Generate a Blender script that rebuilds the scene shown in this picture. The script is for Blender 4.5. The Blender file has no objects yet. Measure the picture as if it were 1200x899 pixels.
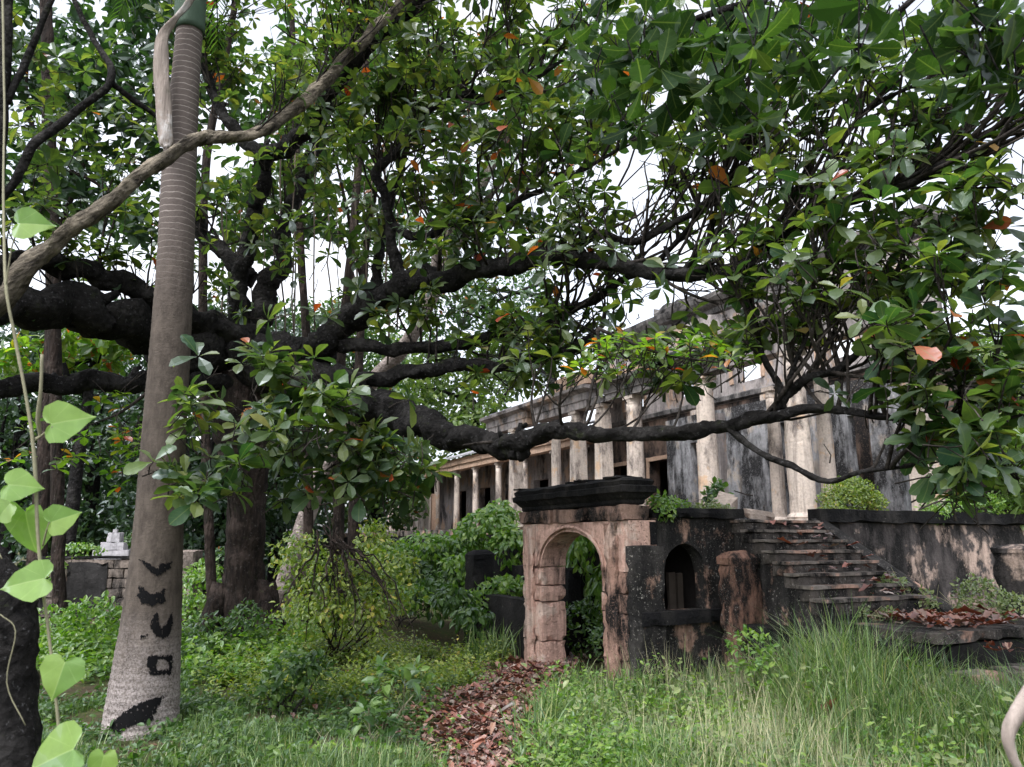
import bpy, bmesh, math, random
import numpy as np
from mathutils import Vector, Matrix, noise as mnoise

random.seed(7); rng = np.random.default_rng(11); mnoise.seed_set(3)
SC = bpy.context.scene; COL = SC.collection

# ------------------------------------------------------------------ camera, sky, sun, exposure
CAM_H = 1.9; PITCH = math.radians(11.6); F = 900.0
cam_d = bpy.data.cameras.new('camera'); cam = bpy.data.objects.new('camera', cam_d); COL.objects.link(cam)
cam.location = (0, 0, CAM_H); cam.rotation_euler = (math.pi/2 + PITCH, 0, 0)
cam_d.sensor_width = 36; cam_d.lens = 36*F/1200; cam_d.clip_start = .05; cam_d.clip_end = 3000
cam_d.dof.use_dof = True; cam_d.dof.focus_distance = 10.5; cam_d.dof.aperture_fstop = 7.0
SC.camera = cam
SUN_EL, SUN_ROT = math.radians(58), math.radians(215)
w = bpy.data.worlds.new('World'); SC.world = w; w.use_nodes = True
wn = w.node_tree; wn.nodes.clear()
sky = wn.nodes.new('ShaderNodeTexSky'); sky.sky_type = 'NISHITA'; sky.sun_disc = False
sky.sun_elevation = SUN_EL; sky.sun_rotation = SUN_ROT; sky.air_density = 1.0; sky.dust_density = 4.0; sky.ozone_density = 1.0
hs = wn.nodes.new('ShaderNodeHueSaturation'); hs.inputs['Saturation'].default_value = .16; hs.inputs['Value'].default_value = 1.0
bg = wn.nodes.new('ShaderNodeBackground'); bg.inputs['Strength'].default_value = .15
wo = wn.nodes.new('ShaderNodeOutputWorld')
# broken overcast: cloud bands all round the sky, whiter and bluer by turns
tcw = wn.nodes.new('ShaderNodeTexCoord'); nzw = wn.nodes.new('ShaderNodeTexNoise'); nzw.inputs['Scale'].default_value = 2.6; nzw.inputs['Detail'].default_value = 5
rmw = wn.nodes.new('ShaderNodeValToRGB'); rmw.color_ramp.elements[0].position = .38; rmw.color_ramp.elements[0].color = (.84, .88, .98, 1); rmw.color_ramp.elements[1].position = .62; rmw.color_ramp.elements[1].color = (1.08, 1.08, 1.08, 1)
mxw = wn.nodes.new('ShaderNodeMix'); mxw.data_type = 'RGBA'; mxw.blend_type = 'MULTIPLY'; mxw.inputs[0].default_value = 1
wn.links.new(tcw.outputs['Generated'], nzw.inputs['Vector']); wn.links.new(nzw.outputs['Fac'], rmw.inputs['Fac']); wn.links.new(hs.outputs[0], mxw.inputs[6]); wn.links.new(rmw.outputs[0], mxw.inputs[7])
wn.links.new(sky.outputs[0], hs.inputs['Color']); wn.links.new(mxw.outputs[2], bg.inputs[0]); wn.links.new(bg.outputs[0], wo.inputs[0])
sun_d = bpy.data.lights.new('sun', 'SUN'); sun_d.energy = .9; sun_d.angle = math.radians(25); sun_d.color = (1, .97, .92)
sun = bpy.data.objects.new('sun', sun_d); COL.objects.link(sun)
# sky rotation is clockwise from +Y: light comes from (sin, cos)
sd = Vector((math.sin(SUN_ROT)*math.cos(SUN_EL), math.cos(SUN_ROT)*math.cos(SUN_EL), math.sin(SUN_EL)))
sun.rotation_euler = (-sd).to_track_quat('-Z', 'Y').to_euler(); sun.location = (0, 0, 30)
SC.view_settings.view_transform = 'Standard'; SC.view_settings.look = 'None'
SC.view_settings.exposure = 1.65; SC.view_settings.gamma = 1.0

# ------------------------------------------------------------------ planning helpers
CP, SP = math.cos(PITCH), math.sin(PITCH)
def at(px, py, Y):
    """World point at forward distance Y seen in direction (px, py) of the photograph."""
    dx, dy = (px-600)/F, (449.5-py)/F
    v = np.array([dx, CP - dy*SP, SP + dy*CP]); return np.array([0, 0, CAM_H]) + v*(Y/v[1])
def proj(p):
    d = np.asarray(p, float) - np.array([0, 0, CAM_H]); z = d[..., 1]*CP + d[..., 2]*SP
    y = -d[..., 1]*SP + d[..., 2]*CP
    return 600 + F*d[..., 0]/z, 449.5 - F*y/z, z
def rad(rpx, Y): return rpx/F*Y*1.02
def sstep(a, b, x):
    t = np.clip((x-a)/(b-a), 0, 1); return t*t*(3-2*t)
def ground_h(x, y):
    x = np.asarray(x, float); y = np.asarray(y, float)
    h = .05*np.sin(x*.9+1.3)*np.sin(y*.7) + .035*np.sin(x*2.3+y*1.7) + .02*np.sin(x*5.1-y*3.3)
    h = h + .38*sstep(1.6, 4.5, x)*sstep(6.5, 8.5, y)*(1-sstep(10, 12, y))
    h = h + .25*(1-sstep(-2.6, -.8, x))*sstep(9, 13, y)
    far = sstep(40, 90, np.hypot(x, y)); return h*(1-far)

# ------------------------------------------------------------------ mesh building
class MB:
    def __init__(s): s.V = []; s.F = []; s.n = 0
    def add(s, V, Fs):
        V = np.asarray(V, float).reshape(-1, 3)
        for f in Fs:
            f = np.asarray(f, int)
            if f.size: s.F.append(f + s.n)
        s.V.append(V); s.n += len(V)
    def mesh(s, name, smooth=False):
        V = np.concatenate(s.V) if s.V else np.zeros((0, 3))
        me = bpy.data.meshes.new(name); me.vertices.add(len(V)); me.vertices.foreach_set('co', V.ravel().astype(np.float32))
        tot = sum(f.size for f in s.F); npoly = sum(len(f) for f in s.F)
        if tot:
            me.loops.add(tot); me.polygons.add(npoly)
            me.loops.foreach_set('vertex_index', np.concatenate([f.ravel() for f in s.F]).astype(np.int32))
            cnt = np.concatenate([np.full(len(f), f.shape[1]) for f in s.F]); st = np.concatenate([[0], np.cumsum(cnt)[:-1]])
            me.polygons.foreach_set('loop_start', st.astype(np.int32))
            me.polygons.foreach_set('use_smooth', np.full(npoly, bool(smooth)))
        me.update(calc_edges=True); return me
    def build(s, name, mat, parent=None, org=(0, 0, 0), smooth=False):
        for i in range(len(s.V)): s.V[i] = s.V[i] - np.asarray(org)
        me = s.mesh(name, smooth); return obj(name, me, mat, parent, org if parent is None else (0, 0, 0))
def obj(name, me, mat, parent=None, loc=(0, 0, 0)):
    if mat is not None and not me.materials: me.materials.append(mat)
    o = bpy.data.objects.new(name, me); COL.objects.link(o); o.location = loc
    if parent is not None: o.parent = parent
    return o
def tag(o, label=None, cat=None, group=None, kind=None):
    for k, v in (('label', label), ('category', cat), ('group', group), ('kind', kind)):
        if v: o[k] = v
    return o
def empty(name, loc, label, cat, group=None, rz=0):
    o = bpy.data.objects.new(name, None); COL.objects.link(o); o.location = loc; o.rotation_euler = (0, 0, rz); o.empty_display_size = .2
    return tag(o, label, cat, group)

def catmull(P, n):
    P = np.asarray(P, float); Q = np.vstack([2*P[0]-P[1], P, 2*P[-1]-P[-2]]); out = []
    for i in range(1, len(Q)-2):
        a, b, c, d = Q[i-1], Q[i], Q[i+1], Q[i+2]
        for k in range(n):
            t = k/n; out.append(.5*((2*b) + (c-a)*t + (2*a-5*b+4*c-d)*t*t + (3*b-a-3*c+d)*t**3))
    out.append(P[-1]); return np.array(out)
def tube(mb, P, R, ns=6, rough=0, cap=True):
    P = np.asarray(P, float); m = len(P); R = np.broadcast_to(np.asarray(R, float), (m,))
    T = np.gradient(P, axis=0); T /= np.linalg.norm(T, axis=1)[:, None] + 1e-9
    up = np.array([0, 0, 1.]) if abs(T[0][2]) < .9 else np.array([1., 0, 0])
    n = np.cross(T[0], up); n /= np.linalg.norm(n); rings = []
    ang = np.arange(ns)/ns*2*math.pi
    for i in range(m):
        n = n - T[i]*np.dot(n, T[i]); n /= np.linalg.norm(n)+1e-9; b = np.cross(T[i], n)
        r = R[i]
        if rough: r = r*(1+rough*(rng.random(ns)-.5)*1.2 + rough*.8*np.sin(ang*3+i*.5))
        else: r = np.full(ns, r)
        rings.append(P[i] + (np.cos(ang)*r)[:, None]*n + (np.sin(ang)*r)[:, None]*b)
    V = np.concatenate(rings); i0 = np.arange(m-1)[:, None]*ns; j = np.arange(ns)[None]; j2 = (j+1) % ns
    Q = np.stack([i0+j, i0+j2, i0+ns+j2, i0+ns+j], -1).reshape(-1, 4); Fs = [Q]
    if cap:
        Vc = np.vstack([V, P[0], P[-1]]); a, c = len(V), len(V)+1; jj = np.arange(ns)
        Fs += [np.stack([np.full(ns, a), (jj+1) % ns, jj], -1), np.stack([np.full(ns, c), (m-1)*ns+jj, (m-1)*ns+(jj+1) % ns], -1)]
        V = Vc
    mb.add(V, Fs)
def box(mb, lo, hi):
    (a, b, c), (d, e, f) = lo, hi
    mb.add([(a, b, c), (d, b, c), (d, e, c), (a, e, c), (a, b, f), (d, b, f), (d, e, f), (a, e, f)],
           [[(0, 3, 2, 1), (4, 5, 6, 7), (0, 1, 5, 4), (1, 2, 6, 5), (2, 3, 7, 6), (3, 0, 4, 7)]])
def rough_box(mb, lo, hi, step=.15, amp=.012, chip=.03, seed=0):
    """A weathered block: gridded faces sharing vertices, jittered, with chipped edges."""
    lo = np.array(lo, float); hi = np.array(hi, float); n = np.clip(np.ceil((hi-lo)/step).astype(int), 1, 40)
    idx = {}; V = []
    def vid(i, j, k):
        key = (i, j, k)
        if key not in idx:
            p = lo + (hi-lo)*np.array([i/n[0], j/n[1], k/n[2]]); e = sum(c in (0, m) for c, m in zip(key, n))
            d = np.array(mnoise.noise_vector(Vector(p*3.1)+Vector((seed*7.3, seed*3.1, 0))))*amp + np.array(mnoise.noise_vector(Vector(p*9)))*amp*.5
            if e >= 2:
                q = (.08 + max(0, mnoise.noise(Vector(p*7.3)+Vector((seed*3.7, 0, 5)))-.05)*1.5)*chip
                d = d - np.array([(1 if c == m else -1 if c == 0 else 0) for c, m in zip(key, n)])*q
            idx[key] = len(V); V.append(p+d)
        return idx[key]
    Q = []
    for ax in range(3):
        a, b = [(1, 2), (2, 0), (0, 1)][ax]
        for side in (0, n[ax]):
            for i in range(n[a]):
                for j in range(n[b]):
                    q = []
                    for (di, dj) in ((0, 0), (1, 0), (1, 1), (0, 1)):
                        c = [0, 0, 0]; c[ax] = side; c[a] = i+di; c[b] = j+dj; q.append(vid(*c))
                    Q.append(q if side else q[::-1])
    mb.add(V, [Q])
def rect_sweep(mb, u0, u1, v0, v1, prof, step=.2, amp=.01, cap=True):
    """Sweep a moulding profile [(offset outwards, z)...] round a rectangle, mitred at its corners."""
    def ring(off, z):
        P = []; c = [(u0-off, v0-off), (u1+off, v0-off), (u1+off, v1+off), (u0-off, v1+off)]
        base = [(u0, v0), (u1, v0), (u1, v1), (u0, v1)]
        for k in range(4):
            a, b = np.array(c[k]), np.array(c[(k+1) % 4]); L = np.linalg.norm(np.subtract(base[k], base[(k+1) % 4])); m = max(1, int(L/step))
            for t in range(m): P.append([*(a+(b-a)*t/m), z])
        return np.array(P)
    R = [ring(*p) for p in prof]; m = len(R[0]); V = np.concatenate(R)
    if amp: V = V + np.array([np.array(mnoise.noise_vector(Vector(p*4.0)))*amp + np.array(mnoise.noise_vector(Vector(p*13)))*amp*.5 for p in V])
    Q = []
    for i in range(len(R)-1):
        for j in range(m): Q.append((i*m+j, i*m+(j+1) % m, (i+1)*m+(j+1) % m, (i+1)*m+j))
    mb.add(V, [Q])
    if cap:
        for i, fl in ((0, 1), (len(R)-1, 0)):
            c = V[i*m:(i+1)*m]; ctr = c.mean(0); ctr[2] = c[:, 2].mean(); jj = np.arange(m); t = np.stack([jj, (jj+1) % m, np.full(m, m)], -1)
            mb.add(np.vstack([c, ctr]), [t[:, ::-1] if fl else t])
def lathe(mb, prof, ns=20, c=(0, 0, 0)):
    m = len(prof); ang = np.arange(ns)/ns*2*math.pi
    V = np.concatenate([np.stack([c[0]+r*np.cos(ang), c[1]+r*np.sin(ang), np.full(ns, c[2]+z)], -1) for r, z in prof])
    i0 = np.arange(m-1)[:, None]*ns; j = np.arange(ns)[None]; j2 = (j+1) % ns
    mb.add(V, [np.stack([i0+j, i0+j2, i0+ns+j2, i0+ns+j], -1).reshape(-1, 4), [list(range((m-1)*ns, m*ns))]])

# ------------------------------------------------------------------ leaves
def leaf_template(xs, ws, droop=.25, fold=.3, wave=0):
    V = []; 
    for i, (x, wd) in enumerate(zip(xs, ws)):
        z = -droop*x*x + .12*x; wv = wave*math.sin(i*2.2)
        V += [(x, -wd, z+fold*wd+wv*wd), (x, 0, z), (x, wd, z+fold*wd-wv*wd)]
    Q = []
    for i in range(len(xs)-1):
        a = i*3; Q += [(a, a+1, a+4, a+3), (a+1, a+2, a+5, a+4)]
    return np.array(V, float), np.array(Q)
ALMOND_HI = leaf_template([0, .08, .2, .34, .48, .60, .70, .79, .87, .93, .975, 1], [.012, .025, .075, .14, .2, .24, .256, .25, .215, .16, .085, .01], .30, .22, .14)
ALMOND_LO = leaf_template([0, .25, .55, .82, 1], [.015, .10, .23, .22, .03], .28, .25)
OVAL = leaf_template([0, .3, .65, 1], [.02, .24, .24, .02], .25, .3)
TINY = leaf_template([0, .5, 1], [.03, .27, .03], .2, .3)
CURLED = leaf_template([0, .1, .28, .48, .66, .82, .94, 1], [.012, .03, .11, .19, .23, .21, .13, .02], -.16, .45, .35)
def frames(D, Nn):
    """Rotation matrices with x along D and z near Nn."""
    D = D/np.linalg.norm(D, axis=1)[:, None]; Yv = np.cross(Nn, D); Yv /= np.linalg.norm(Yv, axis=1)[:, None]+1e-9
    Z = np.cross(D, Yv); return np.stack([D, Yv, Z], -1)
def batch(mb, tmpl, R, T, S):
    V, Q = tmpl; N = len(T)
    if not N: return
    W = np.einsum('nij,vj->nvi', R*S[:, None, None], V) + T[:, None]
    mb.add(W.reshape(-1, 3), [(Q[None] + (np.arange(N)*len(V))[:, None, None]).reshape(-1, Q.shape[1])])
def rosettes(C, A, size, nmin=6, nmax=9, lo=-.35, hi=.75, jit=.25):
    """Whorls of leaves at twig ends: returns leaf rotations, roots and lengths."""
    D, Nn, T, S = [], [], [], []
    for c, a, s in zip(C, A, size):
        a = np.asarray(a, float); a = a/np.linalg.norm(a); t = np.cross(a, (.3, .9, .2)); t /= np.linalg.norm(t); b = np.cross(a, t)
        k = random.randint(nmin, nmax); ph = random.random()*6.28
        for i in range(k):
            an = ph + i*2.399 + random.uniform(-jit, jit); f = i/max(1, k-1); el = lo + (hi-lo)*f + random.uniform(-.15, .15)
            r = math.cos(an)*t + math.sin(an)*b; d = r*math.cos(el) + a*math.sin(el)
            nn = a*math.cos(el) - r*math.sin(el); nn = nn + np.array([random.uniform(-.25, .25) for _ in range(3)])
            D.append(d); Nn.append(nn); T.append(np.asarray(c)+d*.015); S.append(s*random.uniform(.7, 1.1)*(1-.25*f))
    if not D: return np.zeros((0, 3, 3)), np.zeros((0, 3)), np.zeros(0)
    return frames(np.array(D), np.array(Nn)), np.array(T), np.array(S)

# ------------------------------------------------------------------ materials
def newmat(name):
    m = bpy.data.materials.new(name); m.use_nodes = True; nt = m.node_tree; nt.nodes.clear()
    def N(t, **k):
        n = nt.nodes.new('ShaderNode'+t)
        for a, v in k.items():
            if a.startswith('i_'):
                key = a[2:].replace('_', ' '); s = n.inputs[int(key)] if key.isdigit() else n.inputs[key]
                if isinstance(v, bpy.types.NodeSocket): nt.links.new(v, s)
                else: s.default_value = v
            else: setattr(n, a, v)
        return n
    return m, nt, N
def ramp(N, fac, stops, mode='LINEAR'):
    r = N('ValToRGB', i_Fac=fac); e = r.color_ramp.elements; r.color_ramp.interpolation = mode
    while len(e) < len(stops): e.new(.5)
    for x, (p, c) in zip(e, stops): x.position = p; x.color = (*c, 1) if len(c) == 3 else c
    return r.outputs[0]
def mix(N, fac, a, b, blend='MIX'):
    n = N('Mix', data_type='RGBA', blend_type=blend)
    for i, v in ((0, fac), (6, a), (7, b)):
        if isinstance(v, bpy.types.NodeSocket): n.id_data.links.new(v, n.inputs[i])
        else: n.inputs[i].default_value = (*v, 1) if isinstance(v, tuple) and len(v) == 3 else v
    return n.outputs[2]
def math_(N, op, a, b=0, clamp=False):
    n = N('Math', operation=op, use_clamp=clamp)
    for i, v in ((0, a), (1, b)):
        if isinstance(v, bpy.types.NodeSocket): n.id_data.links.new(v, n.inputs[i])
        else: n.inputs[i].default_value = v
    return n.outputs[0]
def pos(N, sc=(1, 1, 1)):
    g = N('NewGeometry'); m = N('Mapping', i_Vector=g.outputs['Position']); m.inputs['Scale'].default_value = sc; return m.outputs[0]
def noise(N, vec, scale, detail=6, rough=.6): return N('TexNoise', i_Vector=vec, i_Scale=scale, i_Detail=detail, i_Roughness=rough).outputs['Fac']
BW = ((0, 0, 0), (1, 1, 1))
def th(N, fac, a, b):
    n = N('MapRange', clamp=True, i_1=a, i_2=b, i_3=0.0, i_4=1.0); n.id_data.links.new(fac, n.inputs[0]); return n.outputs[0]

def stone(name, c1, c2, mold=(.014, .0135, .0135), amt=.5, patch=None, patch_amt=.4, streak=.4, soft=.07, bump=.5, scale=1.0, rough=.9, pits=0, fleck=.35):
    m, nt, N = newmat(name); p = pos(N)
    col = mix(N, th(N, noise(N, p, 2.2*scale), .3, .7), c1, c2)
    col = mix(N, th(N, noise(N, p, 17*scale, 4), .42, .75), col, tuple(x*.62 for x in c1))
    if patch: col = mix(N, th(N, noise(N, pos(N, (1.1, 1.1, .9)), 1.5*scale, 7, .65), 1-patch_amt-.03, 1-patch_amt+.03), col, patch)
    a = 1-amt
    mo = th(N, noise(N, pos(N, (1.15, 1.15, .5)), 1.9*scale, 9, .68), .5+(a-.5)*.55-soft, .5+(a-.5)*.55+soft)
    sp = th(N, noise(N, p, 34*scale, 3, .7), .55, .66); mo2 = math_(N, 'MULTIPLY', mo, math_(N, 'SUBTRACT', 1, math_(N, 'MULTIPLY', sp, .55)))
    col = mix(N, mo2, col, mold)
    st = th(N, noise(N, pos(N, (5, 5, .35)), 1.6*scale, 5), .5, .72)
    col = mix(N, math_(N, 'MULTIPLY', st, streak), col, tuple(x*1.6 for x in mold))
    li = th(N, noise(N, p, 11*scale, 3, .6), .70, .74); col = mix(N, math_(N, 'MULTIPLY', li, fleck), col, (.42, .40, .36))
    if fleck > .5: l2 = th(N, noise(N, p, 30, 4, .7), .60, .64); col = mix(N, math_(N, 'MULTIPLY', l2, math_(N, 'MULTIPLY', th(N, noise(N, p, 2.5, 3), .4, .6), fleck)), col, (.36, .34, .31))
    h = math_(N, 'ADD', noise(N, p, 28, 6, .7), math_(N, 'MULTIPLY', noise(N, p, 6, 5), 1.6))
    if pits:
        vo = N('TexVoronoi', i_Vector=p, i_Scale=26.0); pt = math_(N, 'MULTIPLY', math_(N, 'SUBTRACT', 1, th(N, vo.outputs['Distance'], .12, .26)), th(N, noise(N, p, 4, 3), .48, .58))
        col = mix(N, math_(N, 'MULTIPLY', pt, pits), col, (.05, .035, .03)); h = math_(N, 'SUBTRACT', h, math_(N, 'MULTIPLY', pt, 1.5))
    b = N('Bump', i_Strength=bump, i_Distance=.03, i_Height=h)
    s = N('BsdfPrincipled', i_Base_Color=col, i_Roughness=rough, i_Normal=b.outputs[0]); s.inputs['Specular IOR Level'].default_value = .12
    o = N('OutputMaterial'); nt.links.new(s.outputs[0], o.inputs[0]); return m
def bark(name, c1, c2, lichen=.3, lc=(.35, .35, .32), scale=1.0, bump=.8, stretch=(1, 1, 1), rot=0):
    m, nt, N = newmat(name); p = pos(N, stretch)
    if rot: g_ = N('NewGeometry'); vr = N('VectorRotate', rotation_type='Y_AXIS', i_Vector=g_.outputs['Position'], i_Angle=rot); mp = N('Mapping', i_Vector=vr.outputs[0]); mp.inputs['Scale'].default_value = stretch; p = mp.outputs[0]
    v = N('TexVoronoi', i_Vector=p, i_Scale=16*scale); n1 = noise(N, p, 9*scale, 8, .7)
    col = mix(N, th(N, n1, .35, .7), c1, c2)
    col = mix(N, math_(N, 'MULTIPLY', th(N, noise(N, pos(N), 24, 4, .6), .62, .67), lichen), col, lc)
    big_ = math_(N, 'MULTIPLY', th(N, noise(N, pos(N), 2.2, 7, .7), .52, .62), .5); col = mix(N, big_, col, tuple(min(.5, x*2.2+.008) for x in c2))
    col = mix(N, math_(N, 'MULTIPLY', th(N, noise(N, pos(N), 5, 6, .7), .6, .68), .35), col, (.035, .045, .016))
    h = math_(N, 'ADD', math_(N, 'ADD', n1, math_(N, 'MULTIPLY', v.outputs['Distance'], .6)), math_(N, 'MULTIPLY', noise(N, pos(N), 4, 6), .8))
    b = N('Bump', i_Strength=bump, i_Distance=.05, i_Height=h)
    s = N('BsdfPrincipled', i_Base_Color=col, i_Roughness=.9, i_Normal=b.outputs[0]); s.inputs['Specular IOR Level'].default_value = .1
    o = N('OutputMaterial'); nt.links.new(s.outputs[0], o.inputs[0]); return m
def leafmat(name, stops, trans=.42, gloss=.06, grough=.38, tboost=(1.5, 1.9, .7), veins=False):
    m, nt, N = newmat(name); g = N('NewGeometry'); oi = N('ObjectInfo')
    r = math_(N, 'FRACT', math_(N, 'ADD', g.outputs['Random Per Island'], oi.outputs['Random']))
    col = ramp(N, r, stops); col = mix(N, math_(N, 'MULTIPLY', noise(N, pos(N), 40, 3), .35), col, (.012, .02, .008))
    if veins == 2:
        tc = N('TexCoord'); sx = N('SeparateXYZ', i_Vector=tc.outputs['Object']); ay = math_(N, 'ABSOLUTE', sx.outputs[1])
        lat = math_(N, 'ABSOLUTE', math_(N, 'SINE', math_(N, 'MULTIPLY', math_(N, 'SUBTRACT', sx.outputs[0], math_(N, 'MULTIPLY', ay, .75)), 25.0)))
        vn = math_(N, 'MULTIPLY', math_(N, 'SUBTRACT', 1, th(N, lat, .0, .22)), .45); mid = math_(N, 'SUBTRACT', 1, th(N, ay, .008, .022))
        col = mix(N, math_(N, 'MULTIPLY', math_(N, 'MAXIMUM', vn, mid), .32), col, (.17, .22, .07))
    elif veins:
        tc = N('TexCoord'); sx = N('SeparateXYZ', i_Vector=tc.outputs['Object']); ay = math_(N, 'ABSOLUTE', sx.outputs[1])
        ang = math_(N, 'ABSOLUTE', math_(N, 'SINE', math_(N, 'MULTIPLY', math_(N, 'ARCTAN2', ay, math_(N, 'ADD', sx.outputs[0], .04)), 4.5)))
        vn = math_(N, 'SUBTRACT', 1, th(N, ang, .0, .09)); mid = math_(N, 'SUBTRACT', 1, th(N, ay, .008, .02))
        col = mix(N, math_(N, 'MULTIPLY', math_(N, 'MAXIMUM', vn, mid), .4), col, (.42, .55, .22))
    tcol = mix(N, 1.0, col, (*tboost,), 'MULTIPLY')
    d = N('BsdfDiffuse', i_Color=col); t = N('BsdfTranslucent', i_Color=tcol); gl = N('BsdfGlossy', i_Color=(.8, .85, .9, 1), i_Roughness=grough)
    a = N('MixShader', i_Fac=trans, i_1=d.outputs[0], i_2=t.outputs[0])
    fr = N('LayerWeight', i_Blend=.25); fc = math_(N, 'ADD', math_(N, 'MULTIPLY', fr.outputs['Fresnel'], .11), gloss*.5, True)
    b = N('MixShader', i_Fac=fc, i_1=a.outputs[0], i_2=gl.outputs[0]); o = N('OutputMaterial'); nt.links.new(b.outputs[0], o.inputs[0]); return m
def plain(name, c, rough=.8, spec=.3, var=.3, scale=12):
    m, nt, N = newmat(name); p = pos(N); n = noise(N, p, scale); col = mix(N, n, tuple(x*(1-var) for x in c), tuple(x*(1+var) for x in c))
    b = N('Bump', i_Strength=.3, i_Distance=.01, i_Height=noise(N, p, scale*5))
    s = N('BsdfPrincipled', i_Base_Color=col, i_Roughness=rough, i_Normal=b.outputs[0]); s.inputs['Specular IOR Level'].default_value = spec
    o = N('OutputMaterial'); nt.links.new(s.outputs[0], o.inputs[0]); return m

G = lambda r, g, b: (r, g, b)
M = {}
M['gate'] = stone('pink_stone', (.68, .445, .365), (.50, .325, .27), amt=.31, streak=.5, bump=1.0, patch=(.62, .47, .40), patch_amt=.45, scale=1.5, pits=.5)
M['gate_dark'] = stone('stained_pink_stone', (.44, .27, .21), (.28, .18, .145), amt=.48, streak=.6, bump=1.0, patch=(.5, .36, .30), patch_amt=.42, scale=1.5, pits=.6)
M['black_stone'] = stone('black_mouldy_stone', (.04, .037, .035), (.022, .021, .021), mold=(.008, .008, .009), amt=.6, streak=.3, bump=.9)
M['frieze'] = stone('frieze_stone', (.33, .21, .165), (.22, .155, .13), amt=.55, streak=.6, bump=1.0)
M['mould_wall'] = stone('mouldy_render', (.06, .055, .052), (.035, .033, .032), amt=.50, patch=(.46, .29, .22), patch_amt=.43, streak=.6, bump=.8, scale=1.2, fleck=.75)
M['right_wall'] = stone('terrace_render', (.11, .095, .092), (.055, .05, .05), amt=.54, patch=(.48, .36, .30), patch_amt=.44, streak=.6, bump=.6)
M['pillar'] = stone('red_pillar_stone', (.33, .18, .13), (.21, .13, .10), amt=.56, streak=.5, bump=1.0, scale=2.2, fleck=.6)
M['column'] = stone('grey_lilac_plaster', (.62, .53, .46), (.50, .43, .385), mold=(.10, .085, .08), amt=.36, streak=.75, patch=(.55, .39, .27), patch_amt=.40, bump=.5, scale=1.3)
M['dark_plaster'] = stone('dark_orange_plaster', (.19, .13, .10), (.11, .08, .07), mold=(.015, .014, .014), amt=.52, streak=.6, patch=(.36, .22, .13), patch_amt=.36, bump=.4, scale=.8)  # darker orange-brown plaster for the lower main wall
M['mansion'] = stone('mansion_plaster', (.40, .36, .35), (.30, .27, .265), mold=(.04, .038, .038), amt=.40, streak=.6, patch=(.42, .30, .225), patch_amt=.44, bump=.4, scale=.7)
M['peach'] = stone('peach_plaster', (.52, .36, .26), (.42, .29, .22), mold=(.05, .045, .042), amt=.28, streak=.4, bump=.4)
M['cornice'] = stone('grey_cornice', (.24, .22, .21), (.16, .15, .15), mold=(.035, .034, .035), amt=.45, streak=.6, bump=.5)
M['roof'] = stone('grey_roof_sheet', (.34, .34, .36), (.26, .26, .28), mold=(.08, .08, .085), amt=.3, streak=.5, bump=.3)
M['step'] = stone('step_stone', (.27, .235, .21), (.15, .13, .115), amt=.46, streak=.3, patch=(.42, .27, .21), patch_amt=.44, bump=.9, scale=1.5)  # tread stone lightened to carry daylight in its colour
M['riser'] = stone('shaded_stained_riser', (.13, .112, .10), (.08, .07, .065), amt=.5, streak=.3, patch=(.32, .20, .155), patch_amt=.38, bump=.9, scale=1.6, fleck=.7)  # stained riser copy of the step stone, darkened in place of shade
M['blue_wall'] = stone('faded_blue_plaster', (.40, .40, .42), (.27, .275, .295), mold=(.03, .03, .032), amt=.54, patch=(.42, .37, .33), patch_amt=.42, streak=.7, bump=.4)
M['block'] = stone('pale_block', (.40, .33, .28), (.30, .25, .22), amt=.2, streak=.1, bump=.7)
M['brick'] = stone('old_block', (.26, .21, .18), (.17, .145, .13), amt=.42, streak=.4, bump=.9)
M['black_render'] = stone('black_render', (.035, .033, .033), (.022, .021, .021), amt=.5, patch=(.22, .14, .11), patch_amt=.34, streak=.2, bump=.6)
M['concrete'] = stone('pale_concrete', (.42, .40, .42), (.34, .33, .35), amt=.15, streak=.5, bump=.4)
M['dark_room'] = plain('shaded_room_plaster', (.035, .03, .028), .95, .1)  # near-black room walls: interior darkness is put into the colour
M['wood'] = plain('weathered_wood', (.075, .06, .05), .85, .2, .4, 7)
M['rope'] = plain('pale_rope', (.4, .38, .34))
M['bark_dark'] = bark('black_wet_bark', (.005, .0048, .005), (.020, .0185, .018), .20, (.24, .24, .25))
M['bark_pale'] = bark('flaky_grey_bark', (.014, .012, .011), (.17, .145, .112), .25, (.40, .37, .29), 1.5, 1.0, (.28, 1, 1), math.radians(38))
M['bark_brown'] = bark('brown_bark', (.045, .032, .026), (.13, .092, .078), .25, (.25, .24, .22), .8, 1.0, (1.5, 1.5, .35))
M['bark_grey'] = bark('grey_pink_bark', (.12, .098, .088), (.23, .195, .18), .3, (.35, .33, .31))
M['bark_trunk'] = bark('dark_trunk_bark', (.008, .007, .0065), (.036, .026, .022), .25, (.22, .21, .2), .8, 1.0, (1.5, 1.5, .35))
M['twig'] = bark('dark_twig', (.014, .012, .011), (.045, .038, .034), .1)
M['root'] = plain('aerial_root', (.16, .13, .11), .9, .1)
green = [(0, G(.022, .046, .02)), (.25, G(.04, .076, .026)), (.55, G(.07, .112, .034)), (.86, G(.115, .155, .042)), (.988, G(.17, .185, .045)), (.9935, G(.42, .10, .025)), (1, G(.33, .04, .018))]
M['almond'] = leafmat('almond_leaf', green, .5, .03, tboost=(1.8, 1.95, .8))
M['almond_near'] = leafmat('overhead_leaf', [(0, G(.012, .030, .011)), (.5, G(.021, .048, .014)), (.93, G(.034, .07, .018)), (1, G(.07, .105, .02))], .5, .0, .6, (1.6, 1.8, .7))  # leaf greens lowered to paint in the canopy's shade
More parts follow.
